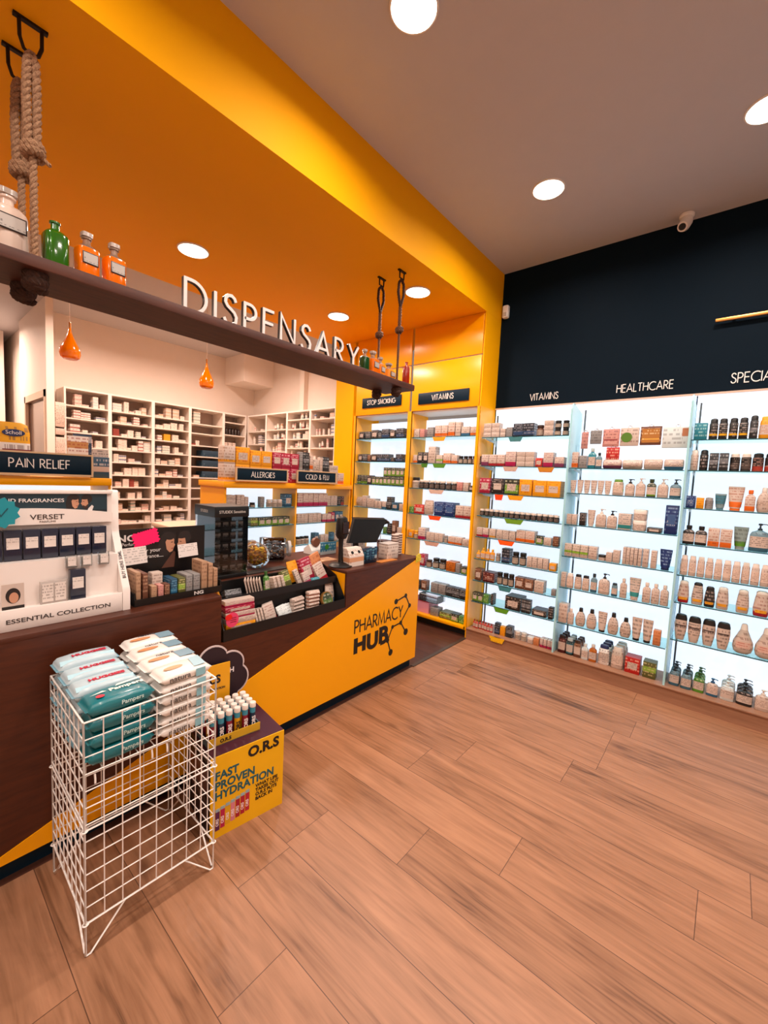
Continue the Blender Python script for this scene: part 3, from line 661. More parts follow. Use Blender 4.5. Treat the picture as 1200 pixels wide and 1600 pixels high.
fill(1, [
 'box wo 5 13.5 1 @1; box g 6 10.5 1 @6.8; bottle t 6 17 1 @13.5; bottle gb 4.5 13 1 @20; roll wp 14 7.5 1 @25; roll w 14 7.5 1 @39.5; pouch w 12.5 8 1 @54.5; pouch wb 12.5 8 1 @67.8',
 'tube w 5 11 1 @1; tube w 5 11.5 5 @6.5; flat wg 8 13 1 @34; pump wk 6.8 14 1 @43; pump w 6.8 15 1 @50.5; bottle kg 6.3 14 1 @58; pump w 7.2 15 1 @65; pump gb 7.2 15 1 @73',
 'box w 4 9 2 @0.5; box k 5 11 1 @11; tube w 6 14 1 @17; pump w 8 16 1 @23.5; pump wk 7.5 15 1 @32; box wt 9 13 1 @40.5; pot w 9.5 8.5 1x2 @50.5; box k 9.5 3.8 1 @61; box n 8 22 1 @72',
 'box wg 6 11 3 @1; box w 6.5 11 1 @20.5; pot wk 5.5 5 1 @28; box w 4.5 8 1 @34; box w 5 10.5 1 @39; box w 2.3 14 5 @46; box w 3.8 14.5 1 @60; box w 3.8 14 1 @65.5; tube n 8 16 1 @71',
 'box w 4 13 1 @0; flat w 5.8 13 1 @4.5; flat wk 5.8 13 2 @11; bottle gb 5 16 1 @24; pump wk 8.5 18 1 @30; flat gb 4.5 11 1 @40; bottle w 5 16 1 @46; tube wt 8 18 1 @52.5; bottle w 5.5 16 3 @62',
 'box w 7 17 1 @0.5; bottle w 5 14 1 @8; flip wk 8 16 1 @14; flip wk 8 17 1 @23; tube wk 7 17 1 @32; flip wk 8 18 1 @39.5; flip wk 8 16 1 @48.5; tube wk 7 18.5 2 @57; box o 5 12 1 @72',
 'flat mar 6.5 16 1 @1; flat kn 6 15 1 @8; flat br 6 15 1 @14.5; bottle cl 5.5 14 1 @21; bottle am 6 15 1 @27; flat wn 8.5 16.5 1 @34; flat w 9 18 1 @44; box r 10.5 13 1 @54.5; box bg 9 13 1 @67'])
fill(2, [
 'box t 7.5 12 1 @1; spray ky 5 15 2 @9.5; spray ky 5 15 2 @20.5; spray kx 4.5 16 1 @31.5; flat y 7 15 1 @36.5; spray kx 4.8 16 1 @44.2; flat y 7 15 1 @49.5; spray kx 4.8 16 3 @57.5',
 'spray w 4.6 15 1 @0.5; spray k 5 15 1 @5.8; box kx 5.2 12.5 2 @11.5; spray kw 5.6 12.5 2 @23; spray kr 6 12.5 2 @35; spray kr 6 12.5 4 @48',
 'box n 5.5 9 1 @0.5; box y 4.5 8 1 @6.5; spray g 5 8.5 1 @11.5; tube gt 6.5 11.5 1 @17; tube wo 9 17 1 @24; bottle wo 5.5 15 1 @33.5; flip w 7.5 17 1 @39.5; flip wo 7.5 13 1 @47.6; flip w 7.5 17 2 @56',
 'bottle k 7 14 2 @0.5; box wo 6.5 13.5 2 @15.5; tube gg 8 16 1 @29.5; pump gb 10.5 20 1 @38; pouch g 9 15 1 @49.5; bottle w 7 16 2 @60',
 'flat w 4.6 15 15 @1',
 'inv wr 7.2 16.5 1 @1; inv wk 7.2 16.5 1 @9.5; inv k 6.5 15 1 @17; inv w 7.2 16 1 @24; inv w 7.2 16.5 1 @35; inv wr 8.5 17.5 2 @44; inv w 7.2 16 2 @62',
 'taper wk 8 19.5 4 @1; pear w 11.5 21 3 @35.5',
 'pump gb 6.6 15.5 1 @1; pump gb 6.6 15.5 1 @8.5; pump gr 6.8 15.5 1 @16; pump wb 7 13.5 1 @24; pump cl 8 14.5 1 @32; pump k 9 14 1 @41; pump w 8 15 1 @51; pump g 8 15 2 @60'])
fill(3, ['box w 8 12 3 @1', 'box wb 8 12 3 @1', 'flat w 7 14 3 @1', 'box r 8 12 3 @1', 'flat wk 7 15 3 @1', 'pump w 8 15 3 @1', 'pump g 8 15 3 @1'])
row('jar kw 4.8 6.5 14 @3', SX+.075, YB_[0]-.015, BZ[0][3], RW, 'navy-wall vitamins shelf four, back row', 'black jars back row')
# stock standing behind the front row on the bottom deck and some shelves
for b, z, pos, kind, st, w_, h_ in [(1, .12, .014, 'flat', 'mar', .065, .16), (1, .12, .083, 'flat', 'kn', .06, .15), (1, .12, .148, 'flat', 'br', .06, .15),
        (1, .12, .345, 'flat', 'wn', .085, .165), (1, .12, .445, 'flat', 'w', .09, .18), (2, .12, .012, 'pump', 'gb', .066, .155), (2, .12, .087, 'pump', 'gb', .066, .155),
        (2, .12, .162, 'pump', 'gr', .068, .155), (2, .12, .325, 'pump', 'cl', .08, .145), (2, .12, .415, 'pump', 'k', .09, .14)]:
    for r in (1, 2):
        d = w_*.62
        product(kind, st, w_, h_, d, (3.84+.02+d/2+r*(d+.012), YB_[b]-.015-pos-w_/2, z+.0005), RW,
                '%s %s, %s row back, %d cm along %s deck' % (ST[st][0].replace(', ', ' '), KN[kind].replace('_', ' '), ORD[r], round(pos*100), BN[b]), 'rear deck stock')

# packs hanging in the healthcare bay
def hang(st, w_, h_, pos, ztop, lab, face=None, nm='hanging_pack'):
    P = gen('hang', st, w_, h_, .014, 0)
    o = thing(nm, lab, 'hanging pack', (3.93, YB_[1]-.015-pos-w_/2, ztop-h_), RW, 'packs hanging above healthcare shelf', P[0][1])
    part('hanging_tab', P[1][1], None, o)
    part('peg_hook', MB().tube([(0, -.03, h_*.975), (0, .165, h_*.975)], .0022, 6), mat('3A3E40', .3, .7), o)
    if face: face(o)
    return o
hang('p', .055, .16, .045, 2.10, 'tall narrow pink brown pack hanging leftmost in healthcare bay')
hang('g', .09, .13, .115, 2.11, 'grey pack hanging second from left in healthcare bay')
hang('p', .125, .165, .215, 2.12, 'pink brown pack with folded design hanging third in healthcare bay',
     lambda o: part('label', B(-.05, -.0085, .02, .05, -.007, .12), pm('D0968A', '9A4A48', '7A3A3A', (.3, .45), 4, 2), o))
def gcirc(o):
    part('label', MB().add([(.04*cos(a)-.02, -.0085, .07+.04*sin(a)) for a in [2*pi*i/24 for i in range(24)]], [tuple(range(24))]), mat('4F7A1C', .5), o, 'round green printed disc', 0)
hang('w', .135, .165, .345, 2.125, 'white pack with green round print hanging fourth in healthcare bay', gcirc)
hang('br', .145, .165, .488, 2.13, 'amber brown pack hanging fifth from left in healthcare bay', lambda o: part('label', B(-.06, -.0085, .02, .06, -.007, .13), pm('B0702A', 'D8A040', 'E8D0A0', (.2, .3), 5, 1), o))
hang('cl', .19, .18, .64, 2.12, 'clear bag of pale puffs hanging rightmost in healthcare bay', lambda o: part('label', B(.03, -.0085, .09, .08, -.007, .15), mat('C07850', .5), o, 'orange square card'))
hang('r', .10, .14, .25, 1.965, 'dark red card hanging below the pink brown pack')
# coloured shelf talkers clipped to shelf fronts
def talker(x, yc, z, wd, h, col, lab, rz=RW):
    g = thing('shelf_tag', lab, 'shelf tag', (x, yc, z), rz, 'shelf talkers')
    part('card', MB().prism([(-wd/2, 0), (-wd/2*.72, -h), (wd/2*.72, -h), (wd/2, 0)], -.0015, 0), pm(col, None, '6A3A20' if col != '4E8A1E' else '2A4A10', (0, 0), 3, 1), g, smooth=0)
    part('clip', B(-wd*.2, -.002, -.002, wd*.2, .006, .004), acrylic, g)
XT = SX-.006
def by(b, pos): return YB_[b]-pos
for b, i, pos, wd, col, cn in [(0,0,.36,.14,'3A7C80','teal'),(0,1,.33,.15,'C8A898','cream'),(0,1,.66,.15,'C88020','orange and cream'),(0,2,.235,.09,'F04810','bright red orange'),
        (0,2,.40,.16,'F0A010','amber yellow'),(0,3,.40,.19,'6A9A20','green'),(0,4,.34,.17,'F05A10','orange'),(0,6,.36,.14,'3A8088','blue green'),(0,7,.34,.16,'5A9A20','leaf green')]:
    talker(XT, by(b, pos), BZ[b][i]-.004, wd, .045 if cn != 'bright red orange' else .055, col, '%s trapezoid price tag hanging under %s shelf of navy-wall vitamins bay' % (cn, ORD[i]))
talker(3.764, by(0, .33), .118, .16, .05, 'F0B810', 'yellow trapezoid tag on the wooden plinth below vitamins bay')

# =================================================================== YELLOW CABINETS
yl_side = mat('FFB428', .35, name='yellow_side')
YZ = {0: [2.075, 1.80, 1.52, 1.235, .94, .64, .37], 1: [2.075, 1.79, 1.51, 1.225, .94, .645, .375]}
for b, (yl, yr, lab) in enumerate([(3.70, 2.86, 'yellow wall cabinet with stop smoking sign and backlit shelves'), (2.84, 2.0, 'yellow wall cabinet with VITAMINS sign and backlit shelves')]):
    yc = (yl+yr)/2; W_ = (yl-yr)/2
    t = thing('display_cabinet', lab, 'cabinet', (0, yc, 0), 0, 'yellow display cabinets')
    part('header_panel', B(3.80, -W_+.006, 2.36, 3.818, W_-.006, 2.857, c=.002), yellow, t)
    part('upper_door', B(3.80, -W_+.006, 2.868, 3.818, W_-.006, SZ-.002, c=.002), yellow, t)
    part('side_panel', MB().box(3.80, -W_-.018 if b else -W_, .1, 4.128, -W_+.016, 2.36).box(3.80, W_-.016, .1, 4.128, W_+(.02 if b == 0 else 0), 2.36), yl_side, t)
    part('front_post', MB().box(3.795, -W_-.012, .085, 3.815, -W_+.016, 2.36).box(3.795, W_-.016, .085, 3.815, W_+.008, 2.36), yellow, t)
    part('light_panel', B(4.10, -W_+.016, .12, 4.126, W_-.016, 2.30), panel_w, t, 'glowing white back panel')
    part('cabinet_ceiling', MB().box(3.82, -W_+.016, 2.34, 4.126, W_-.016, 2.36), white, t)
    part('bottom_board', B(3.795, -W_, .085, 4.126, W_, .118, c=.002), yellow, t)
    part('kick_board', B(3.87, -W_, 0, 3.89, W_, .085), mat('10151C', .5), t, 'dark recessed kick board')
    for z in YZ[b]:
        s = part('shelf', B(3.825, -W_+.017, z-.008, 4.10, W_-.017, z), glass, t, 'clear glass shelf')
        part('front_edge', B(3.8235, -W_+.017, z-.008, 3.826, W_-.017, z), glass_edge, s)
def board(name, lab, loc, rz, w_, h_, s, th, mw=navy_sign, frame=None, off=0, group=None, cat='sign'):
    t = thing(name, lab, cat, loc, rz, group)
    part('board', B(-w_/2, -.012, 0, w_/2, 0, h_, c=.0015), mw, t)
    mb, W = stroke_text(s, th, .115, -.0145, -.0122, .2, 'c'); mb.v = [(a*.88+off, b, c+(h_-th)/2) for a, b, c in mb.v]
    part('lettering', mb, mat('F0E8E0', .5), t, 'white lettering', 0)
    if frame:
        part('holder', MB().box(-w_/2-.012, -.016, -.014, w_/2+.012, .004, 0).box(-w_/2-.012, -.016, h_, w_/2+.012, .004, h_+.012).box(-w_/2-.012, -.016, 0, -w_/2, .004, h_).box(w_/2, -.016, 0, w_/2+.012, .004, h_), frame, t, 'pale clear holder')
    return t
board('category_sign', 'black sign reading STOP SMOKING on yellow cabinet', (3.798, 3.275, 2.44), RW, .60, .118, 'STOP SMOKING', .052)
board('category_sign', 'black sign reading VITAMINS on yellow cabinet', (3.798, 2.427, 2.425), RW, .62, .118, 'VITAMINS', .056)
ybn = ['stop smoking', 'yellow-cabinet vitamins']
def yfill(b, specs):
    zs = YZ[b]+[.118]
    for i, sp in enumerate(specs):
        nm = '%s shelf %s from top' % (ybn[b], NUM[i]) if i < 7 else '%s bottom board' % ybn[b]
        row(sp, 3.838, [3.68, 2.82][b], zs[i], RW, nm, ybn[b]+' products')
yfill(0, ['box k 8 9 1 @2.5; box kx 8 9 1 @13; box k 10 10.5 1 @22.5; box kx 5 7 1 @33.5; box kb 11 11 1 @39.5; box k 8 9.5 1 @51.5; box kb 11 11 1 @61',
 'box k 7 9 1 @2; box kx 7 9 1 @10; box br 5 8 1 @18; box k 9 9 1 @24; box kb 9 9 2 @34; box k 5 5 1 @55; box kb 9 9 1 @62',
 'box kgb 5.2 11 3 @2.5; box k 7 11 1 @19; box kg 5.5 10 3 @27; box kg 5.8 10.5 5x2 @45',
 'pouch w 10 12 1 @1; box w 7 14 1 @12; box wk 12 11 1 @20; box w 5 9 2 @33; box wb 6 9 1 @45; box kx 7 15 1 @52; box bl 9 9 1 @60; box w 6 8 1 @71',
 'box r 10 6 1 @2; box kx 6 10 1 @16; box w 6 8 1 @30; box gr 5 8 1 @48; box k 5 13 1 @55; box br 6 17 1 @62; box w 7 10 1 @70',
 'box w 8 10 2 @20; box wb 8 9 2 @45', 'box w 8 10 2 @20; box wb 8 9 2 @45', 'box w 8 10 2 @20; box wb 8 9 2 @45'])
yfill(1, ['box wk 7 9.5 1 @1; box p 6 9 1 @9; box g 8 10.5 1 @19; box wo 7.5 12 2 @29; box wo 8 15 1 @45; box w 6 14.5 1 @54; box wb 9.5 9.5 1 @61; box wo 8 9 1 @71.5',
 'box wo 5 9 1 @2; box k 6.5 12 2 @8; box w 9 18 1 @22; box wg 8 9 1 @32; box wo 9 11 1 @41; box wo 7 9 1 @51; jar k 5 8 2 @59; jar mar 4.6 8 3 @70',
 'jar wk 9 12 1 @0; jar kw 6.6 9.5 7 @10; box p 6.8 9 1 @59.5; box w 6 9 1 @67; box k 5.5 6 1 @74',
 'box gr 6 7 1 @0; box r 13 10 1 @6.5; pouch w 12 16 1 @20; box n 12 15 2 @33.5; box wr 8.8 13 2 @60',
 'box y 6 9 1 @0.5; jar y 6 9 1 @7; box wm 9 13 1 @14; box w 5 9.5 4 @25; jar g 4.5 8 1 @47; box wo 8 8 2 @53; box wk 9 7 1 @70',
 'jar br 5 9 2 @0; box m 7.5 13 1 @17; jar br 7 8 1 @26; jar k 8 11 2 @34; box am 11 10.5 1 @52.5; box g 5 10 1 @64.5; box kg 7 8 1 @71',
 'box k 5 10 1 @16; box br 7 11 1 @22; box g 9 11 2 @35; box kx 8 10.5 3 @54',
 'box bg 13 7 1 @48; box g 10 9 1 @36; box kg 9 8.5 1 @62; box gr 7 8 1 @72'])
def ytag(b, i, pos, wd, col, lab): talker(3.82, [3.68, 2.82][b]-pos, YZ[b][i]-.004, wd, .045, col, lab)
ytag(1, 0, .36, .17, 'F0A010', 'amber yellow price tag under first shelf of yellow vitamins cabinet')
ytag(1, 1, .38, .17, '4E8A1E', 'wide green price tag under second shelf of yellow vitamins cabinet')
ytag(1, 1, .19, .09, '3F7A18', 'small green price tag under second shelf of yellow vitamins cabinet')
ytag(1, 2, .36, .20, 'D0B0A0', 'cream price tag under third shelf of yellow vitamins cabinet')
ytag(1, 3, .36, .17, 'F05010', 'orange price tag under fourth shelf of yellow vitamins cabinet')
ytag(1, 4, .34, .20, 'C8A090', 'cream price tag under fifth shelf of yellow vitamins cabinet')
# plastic trays at the bottom of the vitamins cabinet
def tray(x, y, z, w_, d_, h_, col, lab):
    t = thing('plastic_tray', lab, 'tray', (x, y, z))
    k = .004
    part('basin', MB().box(-d_/2, -w_/2, 0, d_/2, w_/2, k).box(-d_/2, -w_/2, k, -d_/2+k, w_/2, h_).box(d_/2-k, -w_/2, k, d_/2, w_/2, h_).box(-d_/2+k, -w_/2, k, d_/2-k, -w_/2+k, h_).box(-d_/2+k, w_/2-k, k, d_/2-k, w_/2, h_), acrylic if col == 'cl' else mat(col, .3, alpha=.85), t)
    part('rim', MB().tube([(-d_/2, -w_/2, h_), (d_/2, -w_/2, h_), (d_/2, w_/2, h_), (-d_/2, w_/2, h_)], .005, 6, closed=True), mat('C0205A' if col != 'cl' else 'C8CCD0', .3), t)
tray(3.95, 2.62, .12, .26, .2, .13, 'E8A0B8', 'pink rimmed plastic tray at left of vitamins cabinet bottom')
tray(3.93, 2.50, .2525, .24, .17, .08, 'cl', 'clear plastic tray stacked above the pink rimmed tray')

# =================================================================== MID-FLOOR UNITS
def mid_unit(x0, x1, posts, lab, zs, fy=3.70, by_=4.18):
    t = thing('back_counter_unit', lab, 'display unit', (x0, fy, 0)); L = x1-x0; D = by_-fy
    part('top_board', B(-.02, -.02, 1.445, L, D, 1.50, c=.003), yellow, t)
    part('back_board', B(0, D-.03, .0, L, D, 1.445), yl_side, t)
    part('end_panel', MB().box(0, .002, 1.26, .018, D-.03, 1.445), yellow, t, 'plain yellow end panel')
    part('base_cabinet', B(0, .01, .08, L, D-.03, .55, c=.003), yellow, t)
    part('plinth', B(.03, .05, 0, L, D-.05, .08), navy_sign, t)
    ps = [0]+posts+[L]
    for a, b in zip(ps[:-1], ps[1:]):
        part('light_panel', B(a+.02, D-.05, .56, b-.02, D-.031, 1.42), panel_w, t, 'glowing white back panel')
    for p in posts+[L]:
        part('divider', B(p-.018, .004, .55, p+.0, D-.03, 1.445), yl_side, t)
    for z in zs:
        for a, b in zip(ps[:-1], ps[1:]):
            s = part('shelf', B(a+.004, .02, z-.008, b-.02, D-.05, z), glass, t, 'clear glass shelf')
            part('front_edge', B(a+.004, .0185, z-.008, b-.02, .0205, z), glass_edge, s)
MZ = [1.24, 1.045, .80]
mid_unit(2.075, 3.775, [.86], 'yellow backlit shelf unit under ALLERGIES and COLD & FLU signs', MZ)
mid_unit(-.6, 1.13, [.8], 'yellow backlit shelf unit under the PAIN RELIEF sign', MZ)
fr_m = mat('D8B48C', .35, name='sign_holder')
board('category_sign', 'black sign reading ALLERGIES on yellow unit top', (2.465, 3.67, 1.522), 0, .58, .112, 'ALLERGIES', .052, frame=fr_m)
board('category_sign', 'black sign reading COLD & FLU on yellow unit top', (3.185, 3.67, 1.522), 0, .56, .112, 'COLD & FLU', .052, frame=fr_m)
board('category_sign', 'large black sign reading PAIN RELIEF at left photo edge', (.62, 3.67, 1.522), 0, .74, .136, 'PAIN RELIEF', .058, frame=fr_m, off=.075)
for bi, (x0, nm) in enumerate([(2.09, 'allergies'), (2.955, 'cold-flu')]):
    sp = [['box w 10 4.2 1x3 @2; box w 4 13 2 @13.5; box w 4 11 1 @22.5; jar k 6 5 1 @30; box g 5 11 1 @40; jar w 6 8 3 @50; box bl 9 14 1 @71',
           'box w 6 9 2 @2; box br 5 7 2 @16; box bg 8 9 1 @30; box kg 7.5 9 5 @39',
           'box g 7 7 3 @2; box w 6 10 1 @30; box g 6 12 1 @44; box g 8 9 1 @56; box bl 8 9 1 @66'],
          ['box wm 7.2 15 6 @2; box w 5 12 3 @47; box k 5 11 1 @64; box kr 5 11 1 @70',
           'box w 5 11 3 @2; box w 6 11 3 @19; box wm 6.5 9.5 2 @40; box m 6 11 1 @54; box bl 6 12 2 @61',
           'jar wk 6 9 3 @3; box bl 7 12 1 @28; box w 6 9 2 @38; box bl 5 11 1 @55; pump w 6 13 1 @62']][bi]
    for i, s_ in enumerate(sp): row(s_, x0, 3.735, MZ[i], 0, '%s shelf %s from top' % (nm, NUM[i]), nm+' products')
row('box k 12 4 1 @30; box br 12 3.6 1 @43; box wk 8 9 2 @66', .24, 3.735, 1.24, 0, 'pain relief upper shelf', 'pain relief products')
# stock on top of the units
row('box wy 11.5 17 1x2 @0; box y 15 17 1x2 @12.3; box y 12.6 16 2x2 @28; box m 11.2 16 3x2 @54.5; box g 4.5 17.5 1x2 @90; box kx 8.5 17.5 1x2 @95.5; box wo 4.5 16 1x2 @104.8; box wk 9 14 1x2 @110; box w 4.5 15.5 1x2 @119.6; box kx 9.5 16 1x2 @124.8; box wk 14 5.6 1x4 @135.2; box wo 10 14 1x1 @150', 2.085, 3.735, 1.5, 0, 'top of allergies and cold unit', 'stock on top of the yellow unit')
# foot cream style packs on pain relief unit
t = thing('foot_care_pack', 'yellow and white foot care pack standing behind PAIN RELIEF sign', 'pack', (.565, 3.80, 1.5))
part('body', MB().loft([(0, .098, .03, 3), (.1, .102, .032, 3), (.30, .10, .03, 3), (.345, .088, .028, 3), (.36, .06, .026, 3)], 16), pm('E8E0DA', 'E8A810', '6A4A40', (.62, 1), 6, 2), t)
part('label', MB().add([(.01+.06*cos(a), -.034, .29+.024*sin(a)) for a in [2*pi*i/20 for i in range(20)]], [tuple(range(20))]), mat('1A2A5A', .5), t, 'dark blue oval badge', 0)
text(t, 'Scholl', .036, mat('F0E8E0', .5), (.01, -.0355, .28))
part('band', B(-.05, -.0345, .14, .10, -.033, .18), mat('7A1C28', .5), t, 'dark red band')
t = thing('brochure_stand', 'small leaflet stand with blue picture right of PAIN RELIEF sign', 'leaflet stand', (1.075, 3.75, 1.5))
part('stand', B(-.06, 0, 0, .06, .03, .16, c=.002), pm('2A4A60', 'C8B0A0', 'D8C8C0', (.3, .55), 5, 1), t)
part('top_card', B(-.055, .005, .16, .055, .012, .22), pm(W0, None, '3A3A3A', (0, 0), 3, 0), t)
t = thing('leaflet_holder', 'white leaflet box with photo print behind the PAIN RELIEF sign', 'leaflet holder', (.965, 3.86, 1.5))
part('holder', B(-.09, 0, 0, .09, .05, .17, c=.003), mat('E0D0C4', .5), t)
part('leaflet', B(-.07, -.004, .17, .06, .02, .31), pm('E8DCD2', 'C08850', 'A03020', (.35, .7), 6, 0), t, 'printed leaflet')
part('leaflet', B(-.03, .022, .17, .09, .03, .33), pm('2A3A50', 'A8A0A0', 'D8C8C0', (.6, .9), 4, 2), t, 'dark blue leaflet')

# =================================================================== DISPENSARY SHELVING
DX = [1.395, 1.87, 2.385, 2.89, 3.41, 3.80]
DZ = [[2.30, 2.15, 1.985, 1.81, 1.65, 1.485, 1.327, 1.17, 1.003, .845, .69]]*3+[[2.28, 2.14, 1.962, 1.80, 1.65, 1.485, 1.327, 1.17]]+[[2.365, 2.17, 1.93, 1.75, 1.6]]
RY = [6.13, 5.62, 5.10, 4.58, 4.07]
RZ_ = [[2.25, 2.05, 1.88, 1.70, 1.5], [2.26, 2.115, 1.93, 1.75, 1.55], [2.385, 2.25, 2.11, 1.98, 1.82, 1.65], [2.37, 2.145, 1.976, 1.8, 1.62]]
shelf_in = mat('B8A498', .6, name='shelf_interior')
def carcass(loc, rz, L, zs, lab, D=.33):
    t = thing('shelving_unit', lab, 'shelving', loc, rz, 'white dispensary shelving bays')
    part('side_panel', MB().box(0, 0, 0, .012, D, 2.5).box(L-.012, 0, 0, L, D, 2.5), cream_shelf, t)
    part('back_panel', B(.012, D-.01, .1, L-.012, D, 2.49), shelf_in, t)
    part('top_panel', B(.012, 0, 2.485, L-.012, D-.01, 2.505), cream_shelf, t)
    part('edge_strip', MB().box(0, -.004, 0, .02, 0, 2.505).box(L-.02, -.004, 0, L, 0, 2.505).box(.02, -.004, 2.485, L-.02, 0, 2.505), white, t)
    for z in zs: part('shelf', B(.012, .002, z-.016, L-.012, D-.01, z), cream_shelf, t)
    part('plinth', B(.012, .02, 0, L-.012, .04, .1), cream_shelf, t)
    return t
MED = []
for i, (bs, ac, ik) in enumerate([('E8D8CC', 'E8D8CC', '8A6A60'), ('E8DCD0', 'B8C8D0', '7A7A80'), ('E4D0C4', 'D8A8A0', 'A05A50'), ('E8D8CC', '98B0A8', '6A7A70'), ('DCC8BC', 'C8A080', '7A5040'), ('E8DCD4', 'A05048', '8A5050'), ('E0D4CC', '5A6A8A', '4A5A70')]):
    MED.append(pm(bs, ac, ik, (0, .3) if i % 2 else (.6, .9), 4, i))
_mb = {}
def med(w_, h_, d_, k, c=0):
    key = (round(w_, 3), round(h_, 3), round(d_, 3), k, c)
    if key not in _mb:
        if c == 0: _mb[key] = B(-w_/2, 0, 0, w_/2, d_, h_).mesh('medicine_box', MED[k] if k < 7 else [mat('D89A20', .5), mat('8A3A30', .5), mat('C84010', .5), mat('2A2624', .5)][k-7], 0)
        else: _mb[key] = MB().lathe([(w_/2, 0), (w_/2, h_*.75), (w_*.42, h_*.8), (w_*.46, h_*.82), (w_*.46, h_)], 10).xf(Matrix.Translation((0, w_/2, 0))).mesh('medicine_bottle', MED[k] if k < 7 else mat('2A1C18', .4), 50)
    return _mb[key]
def stock(loc, rz, L, zs, bay, dens, rnd, vis, bottles=False):
    cr, sr = cos(rz), sin(rz)
    for si, z in enumerate(zs):
        if z < vis: continue
        p = .025+rnd.uniform(0, .05); i = 0; top = (zs[si-1] if si else 2.5)-z-.03
        while p < L-.06:
            if rnd.random() > dens: p += rnd.uniform(.03, .07); continue
            bt = bottles and rnd.random() < .75
            if bt: w_, h_, d_ = rnd.choice([.03, .035, .045]), min(rnd.choice([.07, .09, .12]), top), 0
            else: w_, h_, d_ = rnd.choice([.055, .07, .085, .10]), rnd.choice([.026, .034, .045]), .1
            n = 1 if bt else rnd.choice([1, 1, 2, 2, 3, 4]); n = max(1, min(n, int(top/h_)))
            if p+w_ > L-.02: break
            k = rnd.choice([0, 0, 1, 2, 3, 4, 5, 6] + ([] if bt else [0, 1, 0]))
            if rnd.random() < .04: k = 7+rnd.randrange(3)
            dy = .02+rnd.uniform(0, .03)
            for s in range(n):
                if COUNT[0] >= 298: return
                COUNT[0] += 1
                x, y = loc[0]+cr*(p+w_/2)-sr*dy, loc[1]+sr*(p+w_/2)+cr*dy
                cn = {7: 'yellow', 8: 'dark red', 9: 'orange'}.get(k, 'whitish')
                nm = 'medicine_bottle' if bt else 'medicine_box'
                thing(nm, '%s %s, %s pile%s, %s shelf of %s' % (cn, nm.replace('_', ' '), ORD[i], '' if n == 1 else ' level %s' % NUM[s], ORD[si], bay), nm.replace('_', ' '), (x, y, z+s*(h_+.0005)), rz+rnd.uniform(-.06, .06), 'medicines on dispensary shelves', med(w_, h_, d_, k, 1 if bt else 0))
            p += w_+rnd.choice([.002, .004, .012, .03]); i += 1
COUNT = [0]; rnd = random.Random(11)
for z in (1.80, 1.65, 1.485): thing('storage_box', 'dark blue storage box on dispensary bay four, %s shelf of the blue three' % {1.80: 'upper', 1.65: 'middle', 1.485: 'lower'}[z], 'storage box', (3.24, 6.165, z), 0, 'blue boxes in the dispensary', B(-.15, 0, 0, .145, .2, .095, c=.003).mesh('storage_box', pm('2A4458', '1E3A4C', '5A8098', (0, .2), 3, 1)))
bayn = ['bay one by doorway', 'bay two', 'bay three', 'bay four', 'corner bay']
for i in range(5):
    lab = ['leftmost white dispensary shelving bay, beside the glass door', 'second white dispensary shelving bay from the glass door', 'third white dispensary shelving bay from the glass door', 'fourth white dispensary shelving bay, beside the narrow corner bay', 'narrow white dispensary shelving bay in the room corner'][i]
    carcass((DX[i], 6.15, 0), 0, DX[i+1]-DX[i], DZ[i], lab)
for i in range(4):
    lab = ['white dispensary shelving bay on right wall, nearest the room corner', 'white dispensary shelving bay on right wall, second from corner', 'white dispensary shelving bay on right wall, third from corner', 'white dispensary shelving bay on right wall, next to yellow pilaster'][i]
    carcass((3.82, RY[i], 0), RW, RY[i]-RY[i+1], RZ_[i], lab)
for i in (1, 2): stock((DX[i], 6.15), 0, DX[i+1]-DX[i], DZ[i], bayn[i], .93, rnd, .8)
stock((DX[3], 6.15), 0, .2, DZ[3], bayn[3], .6, rnd, 1.3)
stock((DX[0], 6.15), 0, DX[1]-DX[0], DZ[0], bayn[0], .7, rnd, 1.6)
for i in range(4): stock((3.82, RY[i]), RW, RY[i]-RY[i+1], RZ_[i], ['right wall bay by corner', 'right wall bay second', 'right wall bay third', 'right wall bay fourth'][i], .5, rnd, 1.7, True)
for k in range(6):
    thing('medicine_bottle', 'dark brown glass bottle, %s from left on second shelf of corner bay' % ORD[k], 'medicine bottle', (3.44+.052*k, 6.18, 2.17), 0, 'dark bottles in the corner bay', med(.046, .11, 0, 7, 1))
for k in range(3):
    thing('medicine_box', 'white carton, %s on third shelf of corner bay' % ORD[k], 'medicine box', (3.47+.07*k, 6.18, 1.93), 0, 'cartons in the corner bay', med(.05, .12, .1, 0, 0))
t = thing('paper_stack_rack', 'pale rack of stacked papers on the end of first dispensary bay', 'rack', (1.33, 6.05, 0))
for k in range(3): part('paper_stack', B(-.04, 0, [1.62, 1.93, 2.02][k], .055, .2, [1.9, 2.0, 2.3][k], c=.003), pm('E0CCC0', None, '8A6A60', (0, 0), 18, k), t)
part('rack_post', B(-.045, .19, 0, -.035, .2, 2.35), cream_shelf, t)
t = thing('bench', 'pale wooden bench top in front of the dispensary shelves', 'bench', (2.75, 4.9, 0))
part('bench_top', B(-.75, -.3, .92, .75, .3, .96, c=.004), mat('E0C8B0', .45), t); part('bench_body', B(-.73, -.27, 0, .73, .28, .92), white_wall, t)

